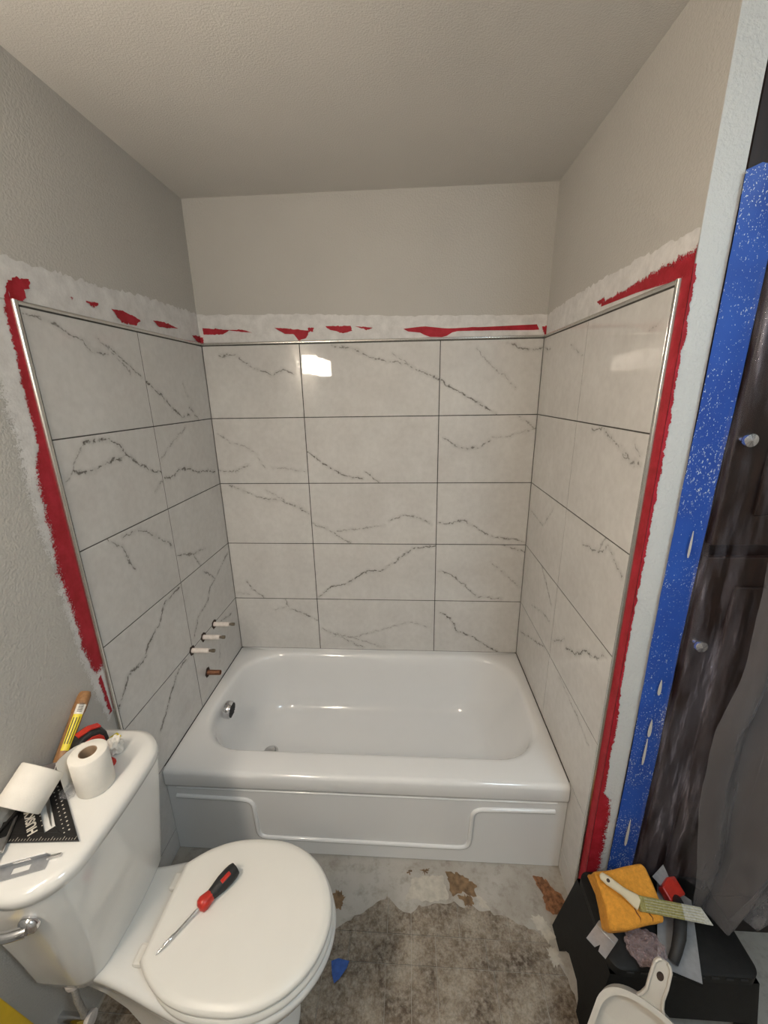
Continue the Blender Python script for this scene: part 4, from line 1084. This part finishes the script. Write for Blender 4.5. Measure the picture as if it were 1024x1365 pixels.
b2 = brs(LB*0.62, LB*0.97, 0.0165, 0.0165, M['bristle_tip'], 'bristle_tip', 0.0, -0.012)
for k in range(11):
    y = -0.014+k*0.0028
    MB().box(0.014, LB*0.9+0.006*fb(k*1.7, 95), y-0.0004, y+0.0004, 0.0055, 0.0068, mbc).build('bristle_strand', M['bristle_tip'] if k % 2 else M['bristle'], b1)

# dustpan leaning on the front of the stool
dt0 = on(886, 1281, 2, 0.385); dt1 = on(870, 1337, 2, 0.300)
dd = (dt1-dt0).normalized()
dp = thing('dustpan', 'white plastic dustpan leaning against the front of the step stool', 'dustpan', (0,0,0))
# facing normal roughly towards the viewer
nrm = Vector((-0.25, -0.62, 0.55))
mdp = basis(dt0, dd, nrm); HLn = (dt1-dt0).length
def strip_solid(secs, th):
    """thin body through (x, y0, y1, z) sections"""
    top = []; v_ = []; f_ = []
    for x, y0, y1, z in secs: v_ += [(x,y0,z),(x,y1,z),(x,y1,z-th),(x,y0,z-th)]
    for i in range(len(secs)-1):
        for k in range(4):
            f_.append((i*4+k, i*4+(k+1)%4, (i+1)*4+(k+1)%4, (i+1)*4+k))
    f_.append((0,1,2,3)); e = (len(secs)-1)*4; f_.append((e+3,e+2,e+1,e))
    return v_, f_
hw = 0.020
hs = [(0.0,-0.008,0.008,0.0),(0.004,-0.014,0.014,0.0),(0.014,-0.019,0.019,0.0),(0.05,-0.0205,0.0205,0.0),(HLn*0.8,-0.0195,0.0195,-0.002),(HLn,-0.024,0.024,-0.008),(HLn+0.012,-0.03,0.03,-0.012)]
v_, f_ = strip_solid(hs, 0.006)
hnd = MB().add(v_, f_, mdp).build('handle', M['dustpan'], dp, smooth=40)
for s_ in (-1, 1):
    MB().tube([(x, s_*(y1-0.002), z+0.002) for x, y0, y1, z in hs], 0.0035, 8, mdp).build('handle_rim', M['dustpan'], hnd, smooth=60)
MB().lathe([(0.0075,0.0),(0.0075,0.0012),(0.0,0.0012)], 16, mdp @ Matrix.Translation((0.036,0,0.0)) @ Matrix.Scale(1.3, 4, (1,0,0))).build('hang_hole', M['hole'], hnd)
# pan: rounded tray wall and floor
PW = 0.105
PL = (dt1.z - 0.02)/abs(dd.z)                   # the lip reaches the floor
arc = [(HLn+PL, -PW-0.012)]
for k in range(25):
    a = PI*k/24; sa, ca = math.sin(a), math.cos(a)
    arc.append((HLn + 0.088 - 0.082*abs(sa)**0.8, -PW*math.copysign(abs(ca)**0.8, ca)))
arc.append((HLn+PL, PW+0.012))
m_ = len(arc)
def off(k, d): # shrink towards the pan's middle
    x, y = arc[k]; return (x + (d if 0 < k < m_-1 else 0.0), y*(1-d/PW))
r0 = [(x, y, 0.0) for x, y in arc]; r1 = [off(k, 0.012) + (0.001,) for k in range(m_)]
r2 = [off(k, 0.020) + (-0.034*(1 if 0 < k < m_-1 else 0.6),) for k in range(m_)]; r3 = [off(k, 0.012) + (-0.037*(1 if 0 < k < m_-1 else 0.6),) for k in range(m_)]
rimv = r0 + r1 + r2 + r3; rf = []
for i in range(m_-1):
    for a, b in ((0,1),(1,2),(2,3),(3,0)): rf.append((a*m_+i, a*m_+i+1, b*m_+i+1, b*m_+i))
MB().add(rimv, rf, mdp).build('rim', M['dustpan'], dp, smooth=45)
MB().add(r2 + [(x, y, z-0.003) for x, y, z in r2], [tuple(range(m_)), tuple(reversed(range(m_, 2*m_)))] + [(k, k+1, m_+k+1, m_+k) for k in range(m_-1)], mdp).build('pan_floor', M['dustpan'], dp)

# blue tape scrap on the floor beside the toilet
sc_c = on(452, 1293, 2, 0.004)
P = [(-0.028,0.020),(-0.006,0.026),(0.012,0.024),(0.030,0.022),(0.024,0.004),(0.004,-0.020),(-0.010,-0.032),(-0.020,-0.012)]
sc = MB().add([(x, y, 0.0035+0.004*abs(math.sin(i*1.9))) for i, (x, y) in enumerate(P)]+[(0,0,0.006)], [(i, (i+1) % len(P), len(P)) for i in range(len(P))]).build('tape_scrap', M['scrap_tape'], loc=(sc_c.x, sc_c.y, 0))
tag(sc, 'torn scrap of blue masking tape on the floor beside the toilet', 'tape')

# ================================================================== wall lamp and added fill lamp behind the photographer
vl = thing('vanity_light', 'wall lamp bar with three frosted glass shades on the left wall', 'lamp', (-TT, -1.93, 1.97))
MB().box(0.0, 0.022, -0.40, 0.40, -0.03, 0.03).build('back_plate', M['steel'], vl, bevel=0.004)
M['shade'] = mat_emit('lit_frosted_shade', (1.0, 0.86, 0.70), VANITY_STRENGTH)
for y in (-0.30, 0.0, 0.30):
    MB().tube([(0.02,y,0.0),(0.07,y,0.0),(0.11,y,0.012),(0.11,y,0.055)], 0.009, 10).build('arm', M['steel'], vl, smooth=60)
    MB().lathe([(0.030,0.066),(0.060,0.062),(0.062,0.055),(0.062,-0.068),(0.058,-0.072),(0.0,-0.070)], 24, Matrix.Translation((0.11,y,0.0))).build('shade', M['shade'], vl, smooth=40)
cl = thing('added_fill_lamp', 'added cool fill lamp, a round frosted dome on the ceiling', 'lamp', (1.74, -2.15, ZC))  # invented fitting, added as cool fill for an unseen source
MB().lathe([(0.19,0.0),(0.19,-0.025),(0.17,-0.03)], 36).build('ring', M['steel'], cl, smooth=40)
M['dome'] = mat_emit('fill_lamp_dome', (0.66, 0.86, 1.0), FILL_STRENGTH)
MB().lathe([(0.178,-0.028),(0.17,-0.05),(0.13,-0.075),(0.07,-0.088),(0.0,-0.092)], 36).build('dome', M['dome'], cl, smooth=60)
# tripod that shows as a faint reflection in the back wall tiles
tx, ty = 0.25, -2.30
tri = thing('tripod', 'black camera tripod reflected in the back wall tiles', 'tripod', (tx, ty, 0))
MB().tube([(0,0,0.75),(0,0,1.48)], 0.013, 10).build('column', M['black_metal'], tri, smooth=60)
for k in range(3):
    a = R(90+120*k+35)
    MB().tube([(0.03*math.cos(a),0.03*math.sin(a),1.40),(0.42*math.cos(a),0.42*math.sin(a),0.006)], [0.014,0.010], 10).build('leg', M['black_metal'], tri, smooth=60)
MB().box(-0.045,0.045,-0.025,0.025,1.47,1.60).build('head', M['black_metal'], tri, bevel=0.006)
MB().box(-0.040,0.040,-0.012,0.012,1.60,1.75).build('clamp', M['black_plastic'], tri, bevel=0.006)
